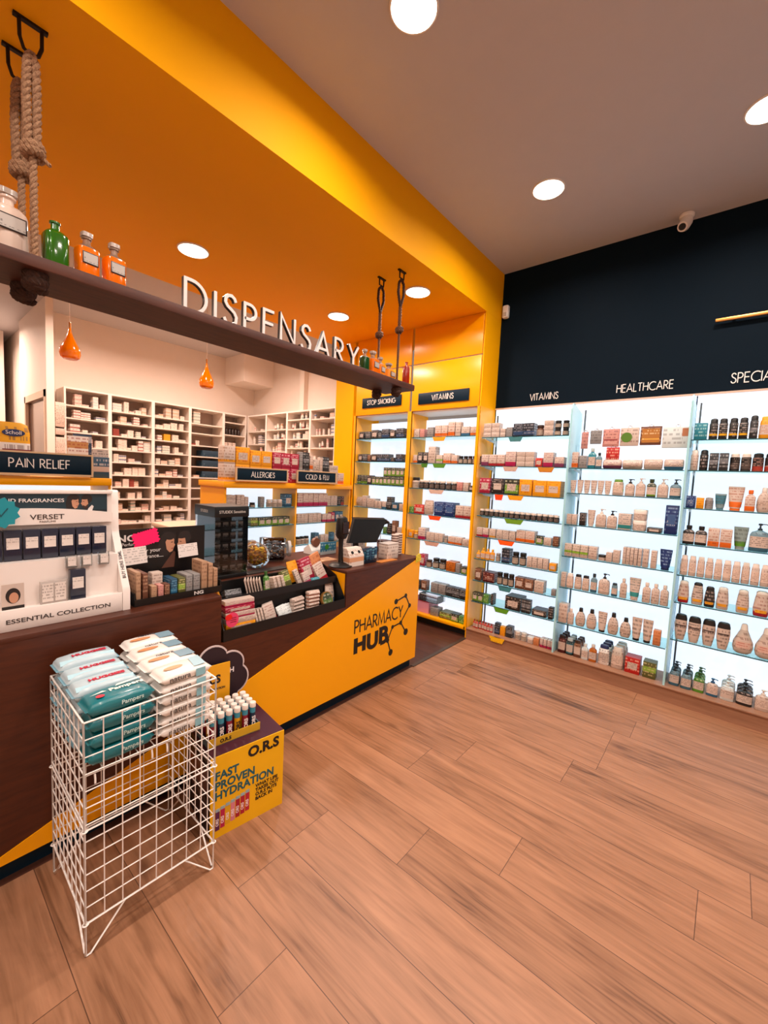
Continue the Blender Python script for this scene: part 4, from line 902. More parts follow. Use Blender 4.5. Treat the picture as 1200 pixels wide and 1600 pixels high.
# =================================================================== SERVICE COUNTER
ct = thing('service_counter', 'long dark woodgrain counter with yellow diagonal front panel', 'counter', (0, 1.98, 0))
CT, NB = .955, .70          # counter height, lowered shelf height
NX0, NX1, CX = 1.105, 2.02, 2.888
part('plinth', B(-1.6, .04, 0, 2.87, .74, .083), navy_sign, ct, 'dark navy recessed plinth')
part('front_panel', MB().prism([(-1.6, .083), (CX-.012, .083), (CX-.012, CT-.022), (NX1, CT-.022), (NX1, NB), (NX0, NB), (NX0, CT-.022), (-1.6, CT-.022)], .004, .02), brown, ct, 'dark brown woodgrain front', 0)
dg = lambda x: .045+.315*x
part('accent_panel', MB().prism([(.122, .083), (CX, .083), (CX, dg(CX)), (.122, dg(.122))], 0, .0038), yellow, ct, 'yellow wedge below the diagonal', 0)
part('end_panel', MB().box(CX-.012, .004, .083, CX, .77, CT-.022), yellow, ct)
part('counter_top', MB().box(-1.6, .27, CT-.022, CX, .77, CT, c=.002).box(-1.6, .003, CT-.022, NX0, .269, CT, c=.002).box(NX1, .003, CT-.022, CX, .269, CT, c=.002), brown, ct)
part('lowered_shelf', B(NX0, .021, NB-.02, NX1, .268, NB), brown, ct)
part('counter_body', MB().box(-1.6, .02, .083, CX-.012, .77, NB-.02).box(-1.6, .02, NB-.02, NX0-.012, .27, CT-.022).box(NX1+.012, .02, NB-.02, CX-.012, .27, CT-.022).box(-1.6, .27, NB-.02, CX-.012, .77, CT-.022), brown, ct, smooth=0)
for a_ in (NX1, NX0-.012): part('side_cheek', B(a_, .021, NB, a_+.012, .27, CT-.022), yellow, ct, 'yellow inner side of the lowered gap')
blk = mat('14100C', .5, name='black_vinyl')
lg = MB()
m1_, W1 = stroke_text('PHARMACY', .094, .13, -.0012, -.0002, .16, 'l', slant=.0)
sx = .56/W1
lg.join(m1_, Matrix.Translation((2.118, 0, .487)) @ Matrix.Shear('XY', 4, (0, 0)) @ Matrix.Diagonal((sx, 1, 1, 1)))
m2_, W2 = stroke_text('HUB', .115, .27, -.0014, -.0002, .34, 'l')
lg.join(m2_, Matrix.Translation((2.135, 0, .335)) @ Matrix.Diagonal((.35/W2, 1, 1, 1)))
mol = [(2.585, .63), (2.71, .655), (2.77, .56), (2.66, .44), (2.735, .345)]
mol2 = [(2.66, .44), (2.555, .43), (2.50, .335), (2.545, .225)]
lg.ribbon([mol[0], mol[1]], .012, -.0010, 0).ribbon([mol[1], mol[2]], .012, -.0010, 0).ribbon([mol[2], mol[3]], .012, -.0010, 0).ribbon([mol[3], mol[4]], .012, -.0010, 0)
for a, b in zip(mol2[:-1], mol2[1:]): lg.ribbon([a, b], .012, -.0010, 0)
for (x, z), r in [(mol[0], .022), (mol[1], .018), (mol[2], .018), (mol[3], .018), (mol[4], .028), (mol2[1], .016), (mol2[2], .019), (mol2[3], .026)]:
    lg.prism([(x+r*cos(-2*pi*i/18), z+r*sin(-2*pi*i/18)) for i in range(18)], -.0018, 0)
part('logo', lg, blk, ct, 'black lettering with a molecule symbol', 0)

# =================================================================== HANGING BEAM
bm_ = thing('hanging_beam', 'long dark wooden shelf beam hung on ropes above the counter', 'hanging shelf', (0, 2.29, 2.345))
part('plank', B(-.6, -.16, 0, 2.888, .16, .046, c=.003), beam_m, bm_)
def letters():
    x = .998; h = .168
    face = mat('E8E0DA', .45, name='letter_face')
    for i, ch in enumerate('DISPENSARY'):
        wd = GL[ch][0]; W = wd*h
        nb = 'DISPENSARY'
        lab = 'white block letter %s with black sides, standing on the beam%s' % (ch, {2: ' after the letter I', 6: ' after the letter N'}.get(i, ''))
        t = thing('sign_letter', lab, 'letter', (x+W/2, 2.20, 2.3913), 0, 'standing letters spelling DISPENSARY')
        k = .075; hh = h*(1-k)
        fr, _ = stroke_text(ch, hh, .105, -.004, 0, .2, 'l'); bk, _ = stroke_text(ch, hh, .105, 0, .022, .2, 'l')
        zlo = min(v[2] for v in bk.v)
        for mbx in (fr, bk): mbx.v = [(a-wd*hh/2, b, c-zlo) for a, b, c in mbx.v]
        part('letter_face', fr, face, t, 'white face', 0); part('letter_side', bk, black, t, 'black sides', 0)
        x += W+.27*h
letters()
rope_m = wood('6E4C34', 'B08A68', (40, 40, 40), .85, .6, 'rope_fibre')
def twist(pts, r, turns_per_m=28, n=3):
    """laid rope of three strands along a polyline"""
    P = [Vector(p) for p in pts]; mb = MB(); L = [0]
    for a, b in zip(P[:-1], P[1:]): L.append(L[-1]+(b-a).length)
    N = max(8, int(L[-1]*turns_per_m*8)); ctr = []
    for i in range(N+1):
        s_ = L[-1]*i/N; k = 0
        while k < len(L)-2 and L[k+1] < s_: k += 1
        f = (s_-L[k])/max(L[k+1]-L[k], 1e-6); ctr.append(P[k].lerp(P[k+1], f))
    prev = None; frames = []
    for i, p in enumerate(ctr):
        tt = (ctr[min(i+1, N)]-ctr[max(i-1, 0)]).normalized()
        if prev is None: u = tt.cross(Vector((.3, 1, .1))).normalized()
        else: u = (prev-tt*prev.dot(tt)).normalized()
        prev = u; frames.append((u, tt.cross(u)))
    for k in range(n):
        q = []
        for i, p in enumerate(ctr):
            a = 2*pi*k/n+2*pi*turns_per_m*L[-1]*i/N; u, v = frames[i]
            q.append(p+r*.5*(cos(a)*u+sin(a)*v))
        mb.tube(q, r*.54, 7)
    return mb
def knot(z, r, s=1):
    mb = twist([(r*1.2*cos(a), r*1.2*sin(a), z+s*r*(a/6.28-1)*.9) for a in [i*.45 for i in range(30)]], r, 30); return mb
def hanger(x, y, lab, big, lab2=None):
    t = thing('rope_hanger', lab, 'rope hanger', (x, y, 0), 0, 'rope hangers of the beam')
    if big:
        part('ceiling_bracket', MB().box(-.052, -.009, SZ-.010, .052, .009, SZ).tube([(-.034, 0, SZ-.008), (-.033, 0, SZ-.07), (-.022, 0, SZ-.105), (0, 0, SZ-.118), (.022, 0, SZ-.105), (.033, 0, SZ-.07), (.034, 0, SZ-.008)], .0065, 8), iron, t, 'dark iron shackle')
        part('rope', twist([(0, .0, 2.34), (0, 0, 2.83)], .0135, 15), rope_m, t)
        part('rope_loop', twist([(-.014, 0, 2.80), (-.017, 0, 3.0), (-.012, 0, 3.125), (0, 0, 3.15), (.012, 0, 3.125), (.015, 0, 3.0), (.012, 0, 2.80)], .016, 13), rope_m, t)
        part('rope_knot', knot(2.80, .019), rope_m, t)
        part('rope_end', twist([(.02, -.01, 2.79), (.05, -.02, 2.765)], .008, 30), rope_m, t)
    else:
        part('ceiling_bracket', MB().box(-.045, -.009, SZ-.01, .045, .009, SZ).tube([(-.028, 0, SZ-.01), (-.026, 0, SZ-.06), (.026, 0, SZ-.06), (.028, 0, SZ-.01)], .006, 8), iron, t, 'dark iron staple')
        part('rope_eye', twist([(0, 0, 2.98), (-.035, 0, 3.08), (-.03, 0, 3.16), (0, 0, 3.195), (.03, 0, 3.16), (.035, 0, 3.08), (0, 0, 2.98)], .0115, 17), iron_rope, t, 'dark bound rope eye')
        part('rope', twist([(0, 0, 2.34), (0, 0, 2.99)], .010, 20), rope_d, t)
        part('rope_splice', twist([(0, 0, 2.80), (0, 0, 2.98)], .0145, 15), rope_d, t)
        part('rope_knot', knot(2.80, .016), rope_d, t)
    part('end_knot', knot(2.315, .021 if big else .02, 1.4).join(MB().lathe([(.001, 2.28), (.03, 2.285), (.04, 2.31), (.03, 2.338), (.001, 2.343)], 12)), iron_rope, t, 'dark knot under the beam')
rope_d = wood('44281A', '80583C', (40, 40, 41), .85, .6, 'brown_rope')
iron_rope = wood('2A1710', '4E3020', (40, 40, 40), .85, .6, 'dark_rope')
hanger(.412, 2.20, 'thick knotted rope hanging at the left end of beam, front one', True)
hanger(.407, 2.385, 'thick knotted rope hanging at the left end of beam, rear one', True)
hanger(2.712, 2.185, 'rope with dark eye loop at the right end of beam, front one', False)
hanger(2.715, 2.40, 'rope with dark eye loop at the right end of beam, rear one', False)
# apothecary bottles on the beam
clearg = clear('F0E8E0', .3, .9, 'bottle_glass')
def apoth(x, y, w_, h_, col, lab, stopper=True, round_=False, neck='C8B8A8', fill_=.8, plate=True, n=8):
    t = thing('apothecary_bottle', lab, 'bottle', (x, y, 2.3915), .1, 'old chemist bottles on the beam')
    e = 2.4 if round_ else 4; a = w_/2
    gm = mat(col, .12, name='coloured_glass', trans=.15, coat=.25)
    part('body', MB().loft([(0, a*.95, a*.9, e), (.006, a, a*.95, e), (h_*.64, a, a*.95, e), (h_*.68, a*.94, a*.9, e)], 24), gm, t, '%s glass body' % lab.split()[0])
    part('neck', MB().loft([(h_*.68, a*.94, a*.9, e), (h_*.73, a*.7, a*.68, 3), (h_*.77, a*.36, a*.36, 2), (h_*.86, a*.34, a*.34, 2), (h_*.87, a*.46, a*.46, 2), (h_*.9, a*.46, a*.46, 2)], 24), gm if not stopper or round_ else mat('C8A890', .1, trans=.6, name='clear_neck'), t, 'glass shoulder and neck')
    if stopper:
        part('stopper', MB().loft([(h_*.9, a*.3, a*.3, 2), (h_*.915, a*.5, a*.5, 4), (h_*.99, a*.5, a*.5, 4), (h_, a*.42, a*.42, 4)], 16), mat('E8DCD0', .12, trans=.5, name='glass_stopper'), t, 'clear glass stopper')
    if plate:
        part('label', B(-a*.72, -a*.99-.001, h_*.36, a*.72, -a*.95, h_*.58, c=.0008), mat('2A1C16', .4), t, 'black framed label')
        part('label_face', B(-a*.64, -a*.99-.0022, h_*.38, a*.64, -a*.99-.0008, h_*.56), pm('B8B0A8', None, '2A2420', (0, 0), 3, 1), t, 'silver grey label')
apoth(.345, 2.29, .125, .265, 'F0D8C8', 'white powder filled glass jar with stopper at left photo edge', round_=True)
apoth(.497, 2.29, .085, .24, '2E6A12', 'green ribbed glass bottle on beam beside left ropes', stopper=False, plate=False, n=6)
apoth(.609, 2.29, .085, .225, 'FF7A08', 'orange liquid bottle on beam next to the green one', round_=False)
apoth(.716, 2.29, .085, .225, 'FF7A08', 'orange liquid bottle on beam nearest the white letters')
apoth(2.43, 2.29, .07, .20, '1E4A22', 'dark green bottle at right end of beam', stopper=True, plate=False)
apoth(2.525, 2.29, .09, .21, 'FF7A08', 'orange bottle with clear stopper beside dark green bottle')
apoth(2.63, 2.30, .07, .19, 'F08A18', 'narrower orange bottle, middle one at right beam end')
apoth(2.775, 2.33, .10, .18, 'F09A28', 'pale orange bottle between the two right ropes')
apoth(2.838, 2.19, .06, .205, 'A82A08', 'red amber bottle at the very right end of beam', stopper=False, plate=False, round_=True)

# =================================================================== WIRE BASKET
wire = mat('F2ECE6', .4, name='white_coated_wire')
bx, by0, BW, BD, BH = .375, 1.485, .43, .43, .797
bk = thing('wire_basket', 'white wire mesh dump basket standing in front of the counter', 'basket', (bx, by0, 0), radians(-1))
def grid(ax):
    m = MB(); r = .0022; z0, z1 = .115, BH
    L = BW if ax == 'x' else BD; nv = 8
    P = (lambda u, z: (u, 0, z)) if ax == 'x' else (lambda u, z: (0, u, z))
    for i in range(nv+1): m.cyl(P(L*i/nv, z0), P(L*i/nv, z1), r, 5)
    z = z1
    nz = 12
    for k in range(nz+1): m.cyl(P(0, z0+(z1-z0)*k/nz), P(L, z0+(z1-z0)*k/nz), r if 0 < k < nz else .0036, 5)
    m.cyl(P(0, .437), P(L, .437), .0034, 5)
    # V shaped feet and corner posts
    for a, b in ((0, .115), (L, L-.115)):
        m.tube([P(a, z1), P(a, .004), P(a+(b-a)*.12, .003), P(b, z0)], .0034, 6)
    return m
for nm, ax, off, lb in (('front_panel', 'x', (0, 0, 0), 'wire grid front'), ('back_panel', 'x', (0, BD, 0), 'wire grid back'), ('side_panel', 'y', (0, 0, 0), 'wire grid left side'), ('side_panel', 'y', (BW, 0, 0), 'wire grid right side')):
    o = part(nm, grid(ax), wire, bk, lb, 60); o.location = off
m = MB()
for i in range(9): m.cyl((.004+i*(BW-.008)/8, .004, .614), (.004+i*(BW-.008)/8, BD-.004, .614), .002, 5); m.cyl((.004, .004+i*(BD-.008)/8, .618), (BW-.004, .004+i*(BD-.008)/8, .618), .002, 5)
for u in (.03, .2, .25, .4):
    for v in (-.001, BD+.001): m.tube([(u, v*.98+.004 if v < .1 else v-.004, .614), (u, v, .60), (u, v, .585)], .003, 5)
part('basket_shelf', m, wire, bk, 'raised wire shelf', 60)
m = MB()
for zz in (.437, .115):
    for c_ in ((0, 0), (BW, 0), (0, BD), (BW, BD)): m.tube([(c_[0]+.008*cos(a), c_[1]+.008*sin(a), zz+.0) for a in [i*pi/5 for i in range(10)]], .0025, 5, closed=True)
part('corner_ring', m, wire, bk, None, 60)

# wipes packs
def pillow(w_, d_, h_, seed=0):
    rr = random.Random(seed); R = []; n = 20
    for u, sy, sz in ((-.5, .86, .04), (-.465, .9, .10), (-.45, .93, .45), (-.40, 1, .85), (-.2, 1, 1), (.0, 1, 1.03), (.2, 1, 1), (.40, 1, .85), (.45, .93, .45), (.465, .9, .10), (.5, .86, .04)):
        ring = []
        for i in range(n):
            t = 2*pi*i/n; ct, st = cos(t), sin(t)
            j = 1+rr.uniform(-.035, .035)
            y = math.copysign(abs(ct)**.45, ct)*d_/2*sy*j; z = math.copysign(abs(st)**.6, st)*h_/2*sz*j
            ring.append((u*w_, y, z+h_/2))
        R.append(ring)
    m = MB(); n_ = len(R[0]); m.rings([[ (p[0], -p[1] if False else p[1], p[2]) for p in r] for r in R])
    return m
def flipped(m): m.f = [tuple(reversed(f)) for f in m.f]; return m
teal_m = mat('06727C', .25, name='teal_film', coat=.5, bump=.1); nat_m = mat('EFE6DE', .3, name='white_film', coat=.4, bump=.1)
hug_m = pm('B8CCD4', '7AAABC', 'D8E0E4', (.3, .55), 3, 1, .25)
def pack_mesh(key, w_, d_, h_, mt):
    if key not in _mb: _mb[key] = pillow(w_, d_, h_, hash(key) % 97 if False else len(key)).mesh('wipes_pack', mt, 60)
    return _mb[key]
def wipes(kind, x, y, z, h_, lab, detail=True, rot=0, tilt=0):
    w_, d_ = (.208, .105) if kind == 'teal' else ((.195, .105) if kind == 'nat' else (.205, .10))
    me = pack_mesh(kind+str(h_), w_, d_, h_, {'teal': teal_m, 'nat': nat_m, 'hug': hug_m, 'oran': nat_m}[kind])
    t = thing('wipes_pack', lab, 'wipes pack', (x, y, z), rot, 'baby wipes packs in the wire basket', me)
    t.rotation_euler = (tilt, 0, rot)
    if not detail: return
    if kind == 'teal':
        tm = mat('C8E8E4', .4)
        text(t, 'Pampers', .02, tm, (.03, -d_/2-.004, h_*.42), bold=.0002)
        o = text(t, 'Pampers', .028, mat('F0F4E8', .4), (.03, -.004, h_+.0025), rx=-pi/2, sx=1.1, bold=.0008)
        part('printed_spot', MB().add([(-.055+.013*cos(a), -.018+.011*sin(a), h_+.0025) for a in [2*pi*i/14 for i in range(14)]], [tuple(range(14))]), mat('C83A4A', .4), t, 'red flower print', 0)
        part('printed_leaf', MB().add([(.0, .02, h_+.003), (.09, .03, h_+.003), (.08, .04, h_+.003), (.01, .034, h_+.003), (-.08, .0, h_+.003), (-.03, .004, h_+.003), (-.04, .014, h_+.003)], [(0, 1, 2, 3), (4, 5, 6)]), mat('D8ECE0', .4), t, 'pale leaf print', 0)
    elif kind == 'nat':
        text(t, 'natura', .030, mat('5A5450', .5), (-.028, -d_/2-.0045, h_*.3), bold=.0003)
        part('printed_patch', B(.03, -d_/2-.0046, h_*.12, .066, -d_/2-.0038, h_*.88), mat('8CC0CC', .4), t, 'pale blue printed patch')
        part('printed_picture', MB().add([(-.03+.035*cos(a), .0+.014*sin(a), h_+.002) for a in [2*pi*i/18 for i in range(18)]], [tuple(range(18))]), mat('D8A078', .5), t, 'peach oval picture', 0)
        part('printed_band', MB().add([(.03, -.04, h_+.0015), (.075, -.04, h_+.0015), (.085, .045, h_+.0015), (.045, .045, h_+.0015)], [(0, 1, 2, 3)]), mat('A0C4D0', .4), t, 'pale blue band', 0)
    elif kind == 'oran':
        part('printed_picture', MB().add([(-.035+.04*cos(a), .0+.014*sin(a), h_+.002) for a in [2*pi*i/18 for i in range(18)]], [tuple(range(18))]), mat('C88858', .5), t, 'orange brown picture', 0)
        part('printed_band', MB().add([(.03, -.035, h_+.0015), (.09, -.035, h_+.0015), (.09, .03, h_+.0015), (.03, .03, h_+.0015)], [(0, 1, 2, 3)]), mat('7898A8', .4), t, 'grey blue band', 0)
        text(t, 'natura', .026, mat('3A3A40', .5), (.0, .026, h_+.002), rx=-pi/2)
    else:
        text(t, 'HUGGIES', .026, mat('C01838', .4), (.01, -.012, h_+.0022), rx=-pi/2, bold=.0012, sx=1.05)
        part('printed_band', MB().add([(-.09, -.045, h_*.8), (.085, -.045, h_*.8), (.085, -.032, h_+.0008), (-.09, -.032, h_+.0008)], [(0, 1, 2, 3)]), mat('A8D0DC', .4), t, 'pale blue band', 0)
LV = ['bottom', 'second from bottom', 'third from bottom', 'fourth from bottom', 'fifth from bottom', 'top']
def stack(kind, x, y, n, h_, where, extra=0, tl=0):
    for i in range(n):
        lv = 'top' if i == n-1 else LV[i]
        wipes(kind, x+random.uniform(-.003, .003), y, .6215+i*(h_+.001), h_, '%s wipes pack, %s in the %s' % ({'teal': 'teal Pampers-like'.split()[0], 'nat': 'white natura'.split()[0]+' and pale blue', 'hug': 'light blue and white', 'oran': 'white and orange'}[kind], lv, where), kind in ('teal', 'nat') and where.startswith('front') or i == n-1, random.uniform(-.03, .03), tl if i == n-1 else 0)
stack('teal', .492, 1.556, 4, .054, 'front left stack')
stack('nat', .705, 1.548, 6, .0385, 'front right stack')
stack('hug', .482, 1.665, 4, .056, 'second left stack from front')
stack('oran', .705, 1.66, 6, .0385, 'second right stack from front')
stack('hug', .482, 1.768, 4, .058, 'third left stack from front')
stack('oran', .705, 1.768, 6, .0395, 'third right stack from front')
stack('hug', .482, 1.868, 4, .062, 'rearmost left stack')
stack('oran', .712, 1.868, 6, .041, 'rearmost right stack')

# =================================================================== HYDRATION DISPLAY BOX
rzb = radians(-8)
ob = thing('display_box', 'yellow floor display box reading FAST PROVEN HYDRATION beside basket', 'display box', (.856, 1.602, 0), rzb)
oy = mat('F2B80A', .45, name='box_yellow'); plum = mat('3E0A24', .5, name='plum_card')
bxk = mat('1A1214', .5)
part('box_front', B(0, 0, 0, .345, .004, .375), oy, ob, 'yellow printed front')
part('box_body', MB().box(.002, .0045, 0, .343, .32, .370), bxk, ob, 'dark printed sides')
part('box_top', B(0, .0045, .3705, .345, .32, .375), plum, ob, 'dark plum top')
part('side_print', MB().box(-.001, .05, .05, .0015, .27, .32), pm('2A1A1A', '6A3A2A', '7A5A50', (.5, .9), 6, 2), ob)
tealt = mat('0E5A66', .5); bt = mat('141010', .5)
for s_, z in (('FAST', .268), ('PROVEN', .222), ('HYDRATION', .176)): text(ob, s_, .052, tealt, (.018, -.0008, z), bold=.0016, align='LEFT', sx=.92)
text(ob, 'O.R.S', .066, bt, (.165, -.0008, .312), bold=.0026, align='LEFT', sx=1.0)
for i, s_ in enumerate(('WHAT LIFE', 'TAKES OUT', 'O.R.S PUTS', 'BACK IN')): text(ob, s_, .022, bt, (.205, -.0008, .150-i*.021), bold=.0007, align='LEFT')
for i, c_ in enumerate(('5A2050', 'B81C4A', 'E0A818', 'D88090', 'A81830', 'B01A30', 'B82038')):
    o = part('printed_tube', MB().box(0, -.0012, 0, .019, -.0004, .085).box(0, -.0012, .086, .019, -.0004, .1, 1), [mat(c_, .5), mat('9AB0B8', .5)], ob, 'printed picture of a tube', 0); o.location = (.022+i*.0225, 0, .035+.004*i)
    text(ob, 'ORS', .018, mat('F0E0E0', .5), (.022+i*.0225+.014, -.0014, .055+.004*i), ry=-pi/2, align='LEFT', bold=.0005, ext=.0002)
R8 = Matrix.Translation((.856, 1.602, 0)) @ Matrix.Rotation(rzb, 4, 'Z')
def onbox(x, y, z): return tuple(R8 @ Vector((x, y, z)))
tr = thing('tube_tray', 'yellow edged card tray holding tubes on top of plum display box', 'tray', onbox(.01, .07, .3755), rzb)
part('tray_base', MB().box(0, 0, 0, .245, .17, .004).box(0, .166, .004, .245, .17, .035).box(0, .003, .004, .004, .166, .035).box(.241, .003, .004, .245, .166, .035), mat('4A6A78', .5), tr)
part('tray_lip', B(0, 0, 0.0, .245, .003, .04), mat('D8A828', .45), tr, 'yellow front lip')
text(tr, 'O.R.S', .022, bt, (.08, -.0008, .012), bold=.0008)
TC = [('8A1830', 'F0E8E8'), ('E8A810', '1A1A1A'), ('8A1830', 'F0E8E8'), ('14304A', 'F0E8E8')]
for r in range(4):
    for c_ in range(6):
        x, y = .028+c_*.0375, .022+r*.038
        col, tc_ = TC[(c_+2) % 4] if r == 0 else TC[(c_+r) % 4]
        t = thing('tablet_tube', 'white capped %s tablet tube, row %s from front, %s from left' % ({'8A1830': 'crimson', 'E8A810': 'yellow', '14304A': 'navy'}[col], NUM[r], ORD[c_]), 'tablet tube', onbox(.01+x, .07+y, .3797), rzb, 'tablet tubes in the tray', None)
        if 'tt'+col not in _mb:
            _mb['tt'+col] = MB().lathe([(.013, 0), (.0135, .002), (.0135, .115)], 14).mesh('tube', mat(col, .35)); 
            _mb['tb'+col] = MB().lathe([(.0137, .088), (.0137, .114)], 14).mesh('band', mat('3A90A8', .35))
            _mb['tcap'] = MB().lathe([(.0146, .114), (.0148, .118), (.0148, .132), (.0135, .135), (.001, .1352)], 14).mesh('cap', mat('EDE0D6', .4))
        part('tube_body', _mb['tt'+col], None, t); part('tube_band', _mb['tb'+col], None, t); part('cap', _mb['tcap'], None, t)
        if r == 0: text(t, 'ORS', .024, mat(tc_, .4), (.008, -.0142, .028), ry=-pi/2, align='LEFT', bold=.0008, ext=.0003)
hc = thing('header_card', 'yellow header card standing behind the tablet tubes', 'display card', onbox(-.055, .255, .3755), rzb)
part('card', B(.0, 0, 0, .235, .006, .29), mat('E8A410', .5), hc)
text(hc, 'O.R.S', .055, bt, (.125, -.0008, .20), bold=.0022, align='CENTER'); text(hc, 'FAST PROVEN HYDRATION', .014, bt, (.125, -.0008, .165), bold=.0004)
cl = thing('cloud_card', 'dark cloud shaped card with white outline behind display box', 'display card', onbox(.0, .285, .3755), rzb)
def cloud(sc):
    pts = []
    for cx, cz, r, a0, a1 in ((.02, .25, .075, 190, 60), (.11, .30, .07, 150, 30), (.195, .26, .065, 110, -5), (.21, .18, .075, 50, -70)):
        pts += [(cx+(r+sc)*cos(radians(a0+(a1-a0)*i/9)), cz+(r+sc)*sin(radians(a0+(a1-a0)*i/9))) for i in range(10)]
    return pts+[(.17, -0.0 if sc == 0 else 0), (-.05, 0)]
part('outline', MB().prism(list(reversed(cloud(.006))), .0, .004), mat('D8C8C8', .5), cl, 'white outline', 0)
part('card_face', MB().prism(list(reversed(cloud(-.002))), -.0015, -.0002), mat('241420', .5), cl, 'dark plum face', 0)
text(cl, 'H', .035, mat('F0E8E8', .5), (.20, -.0022, .22), bold=.001)

# =================================================================== GOODS ON THE COUNTER
CTZ = CT+.0006
wpl = mat('EADFD8', .3, name='moulded_white', coat=.3)
def disc(cx, cz, rx, rz_, n=20, y=0, a0=0, a1=360): return MB().add([(cx+rx*cos(radians(a0+(a1-a0)*i/n)), y, cz+rz_*sin(radians(a0+(a1-a0)*i/n))) for i in range(n)], [tuple(range(n))])
skin = mat('C08A6C', .6, name='printed_skin'); hair = mat('1E120E', .6, name='printed_hair'); shirt = mat('D8D0CC', .6)
def couple(parent, x, y, z, k, m=None):
    """printed picture of two people seen close together"""
    def pr(nm, pts, mt, o): part(nm, MB().add([(x+a*k, y-o, z+b*k) for a, b in pts], [tuple(range(len(pts)))]), mt, parent, None, 0)
    def el(cx, cz, rx, rz_, tilt=0, n=20): return [(cx+rx*cos(2*pi*i/n)*cos(tilt)-rz_*sin(2*pi*i/n)*sin(tilt), cz+rx*cos(2*pi*i/n)*sin(tilt)+rz_*sin(2*pi*i/n)*cos(tilt)) for i in range(n)]
    pr('printed_hair', [(-.03, -.04), (-.012, -.045), (.012, -.03), (.024, .0), (.024, .03), (.008, .045), (-.012, .043), (-.026, .03), (-.034, .0)], hair, .0002)
    pr('printed_face', [(.004, -.03), (.014, -.026), (.019, -.012), (.023, -.004), (.019, .002), (.02, .014), (.014, .026), (-.002, .024), (-.01, .008), (-.006, -.018)], skin, .0005)
    pr('printed_hair', el(-.002, .026, .02, .010, -.3), hair, .0008)
    pr('printed_eye', el(.012, .006, .004, .0014, .2, 10), hair, .0009); pr('printed_mouth', el(.013, -.016, .004, .0017, .2, 10), mat('8A2A30', .6), .0009)
    pr('printed_hair', el(.056, .02, .024, .024, 0), hair, .0003)
    pr('printed_face', [(.046, -.028), (.038, -.022), (.034, -.010), (.029, -.003), (.034, .003), (.034, .016), (.042, .024), (.058, .018), (.062, -.006), (.056, -.026)], skin, .0006)
    pr('printed_hair', el(.052, .026, .02, .009, .2), hair, .0009); pr('printed_hair', [(.044, -.03), (.037, -.022), (.037, -.012), (.05, -.018), (.062, -.006), (.06, -.024), (.052, -.034)], mat('3A241C', .6), .0008)
    pr('printed_eye', el(.042, .006, .004, .0014, -.2, 10), hair, .0010)
    pr('printed_shirt', [(.055, -.05), (.062, -.03), (.078, -.012), (.086, -.02), (.076, -.05)], shirt, .0006)
# ---- white perfume stand
vs = thing('perfume_stand', 'white moulded perfume stand with arched name panel at left of counter', 'perfume stand', (-.05, 2.05, CTZ))
VL = .75; z_ = lambda z: z-CTZ
part('front_lip', MB().box(0, 0, 0, VL-.031, .012, z_(1.038), c=.002).box(0, .012, z_(1.018), VL-.031, .062, z_(1.03)), wpl, vs)
part('riser', MB().box(0, .062, 0, VL-.031, .07, z_(1.205)).box(0, .0705, z_(1.195), VL-.031, .137, z_(1.205)), wpl, vs)
part('back_panel', B(0, .138, 0, VL-.031, .146, z_(1.482)), wpl, vs)
part('side_frame', MB().prismx([(0, 0), (0, z_(1.045)), (.006, z_(1.06)), (.135, z_(1.285)), (.142, z_(1.31)), (.148, z_(1.475)), (.155, z_(1.487)), (.20, z_(1.487)), (.20, 0)], VL-.03, VL), wpl, vs)
part('header_frame', MB().box(0, .125, z_(1.471), VL-.031, .137, z_(1.487), c=.002), wpl, vs)
arch = [(0, z_(1.345)), (VL-.031, z_(1.345))]+[(VL-.031-(VL-.031)*i/16, z_(1.372)+.04*sin(pi*min(1, .12+i/16*.88))) for i in range(17)]
part('arch_panel', MB().prism(list(arch), .120, .131), wpl, vs, 'white arched name panel', 0)
part('header_picture', B(0, .132, z_(1.37), VL-.05, .1355, z_(1.472)), pm('16303A', '0E1A20', '1A2A30', (0, .3), 2, 1), vs, 'dark blue header picture')
couple(vs, .575, .1315, z_(1.432), .85)
text(vs, 'ND FRAGRANCES', .021, mat('E8E0DC', .5), (.445, .1312, z_(1.436)), sx=1.15, bold=.0002)
text(vs, 'VERSET', .029, mat('3A2E2A', .5), (.482, .1192, z_(1.366)), sx=1.2, bold=.0002); text(vs, 'PARFUMS', .010, mat('5A4A44', .5), (.482, .1192, z_(1.353)), sx=1.3)
text(vs, 'ESSENTIAL COLLECTION', .0235, mat('3A3230', .5), (.50, -.0008, z_(.985)), sx=1.32, bold=.0003)
o = text(vs, 'BUY HERE 50ML', .019, mat('3A3230', .5), (0, 0, 0), align='LEFT', bold=.0002)
sl = Vector((0, .129, .225)).normalized(); nn = Vector((0, -sl.z, sl.y)); bb = Vector((VL-.008, .006, z_(1.06)))+sl*.04+nn*.0012
o.matrix_local = Matrix(((sl.x, -nn.x, -1, bb.x), (sl.y, -nn.y, 0, bb.y), (sl.z, -nn.z, 0, bb.z), (0, 0, 0, 1)))
nav = mat('0C1830', .25, coat=.4, name='navy_card'); plab = pm('E0D4CC', None, '8A7A74', (0, 0), 5, 1)
def pbox(x, y, z, w_, h_, lab, d=.028):
    t = thing('perfume_box', lab, 'perfume box', (x, y, z), 0, 'navy perfume boxes')
    part('box', B(-w_/2, 0, 0, w_/2, d, h_, c=.001), nav, t); part('label', B(-w_*.36, -.0008, h_*.38, w_*.36, 0, h_*.75), plab, t, 'square pale label')
for i in range(7): pbox(.260+.0585*i, 2.152, 1.2062, .054, .122, 'navy perfume box in the white stand upper tier, %s from photo edge' % ORD[i-1] if i else 'navy perfume box in the white stand, hidden left of photo edge')
pbox(.512, 2.078, 1.0312, .054, .128, 'navy perfume box standing alone on lower tier of white stand')
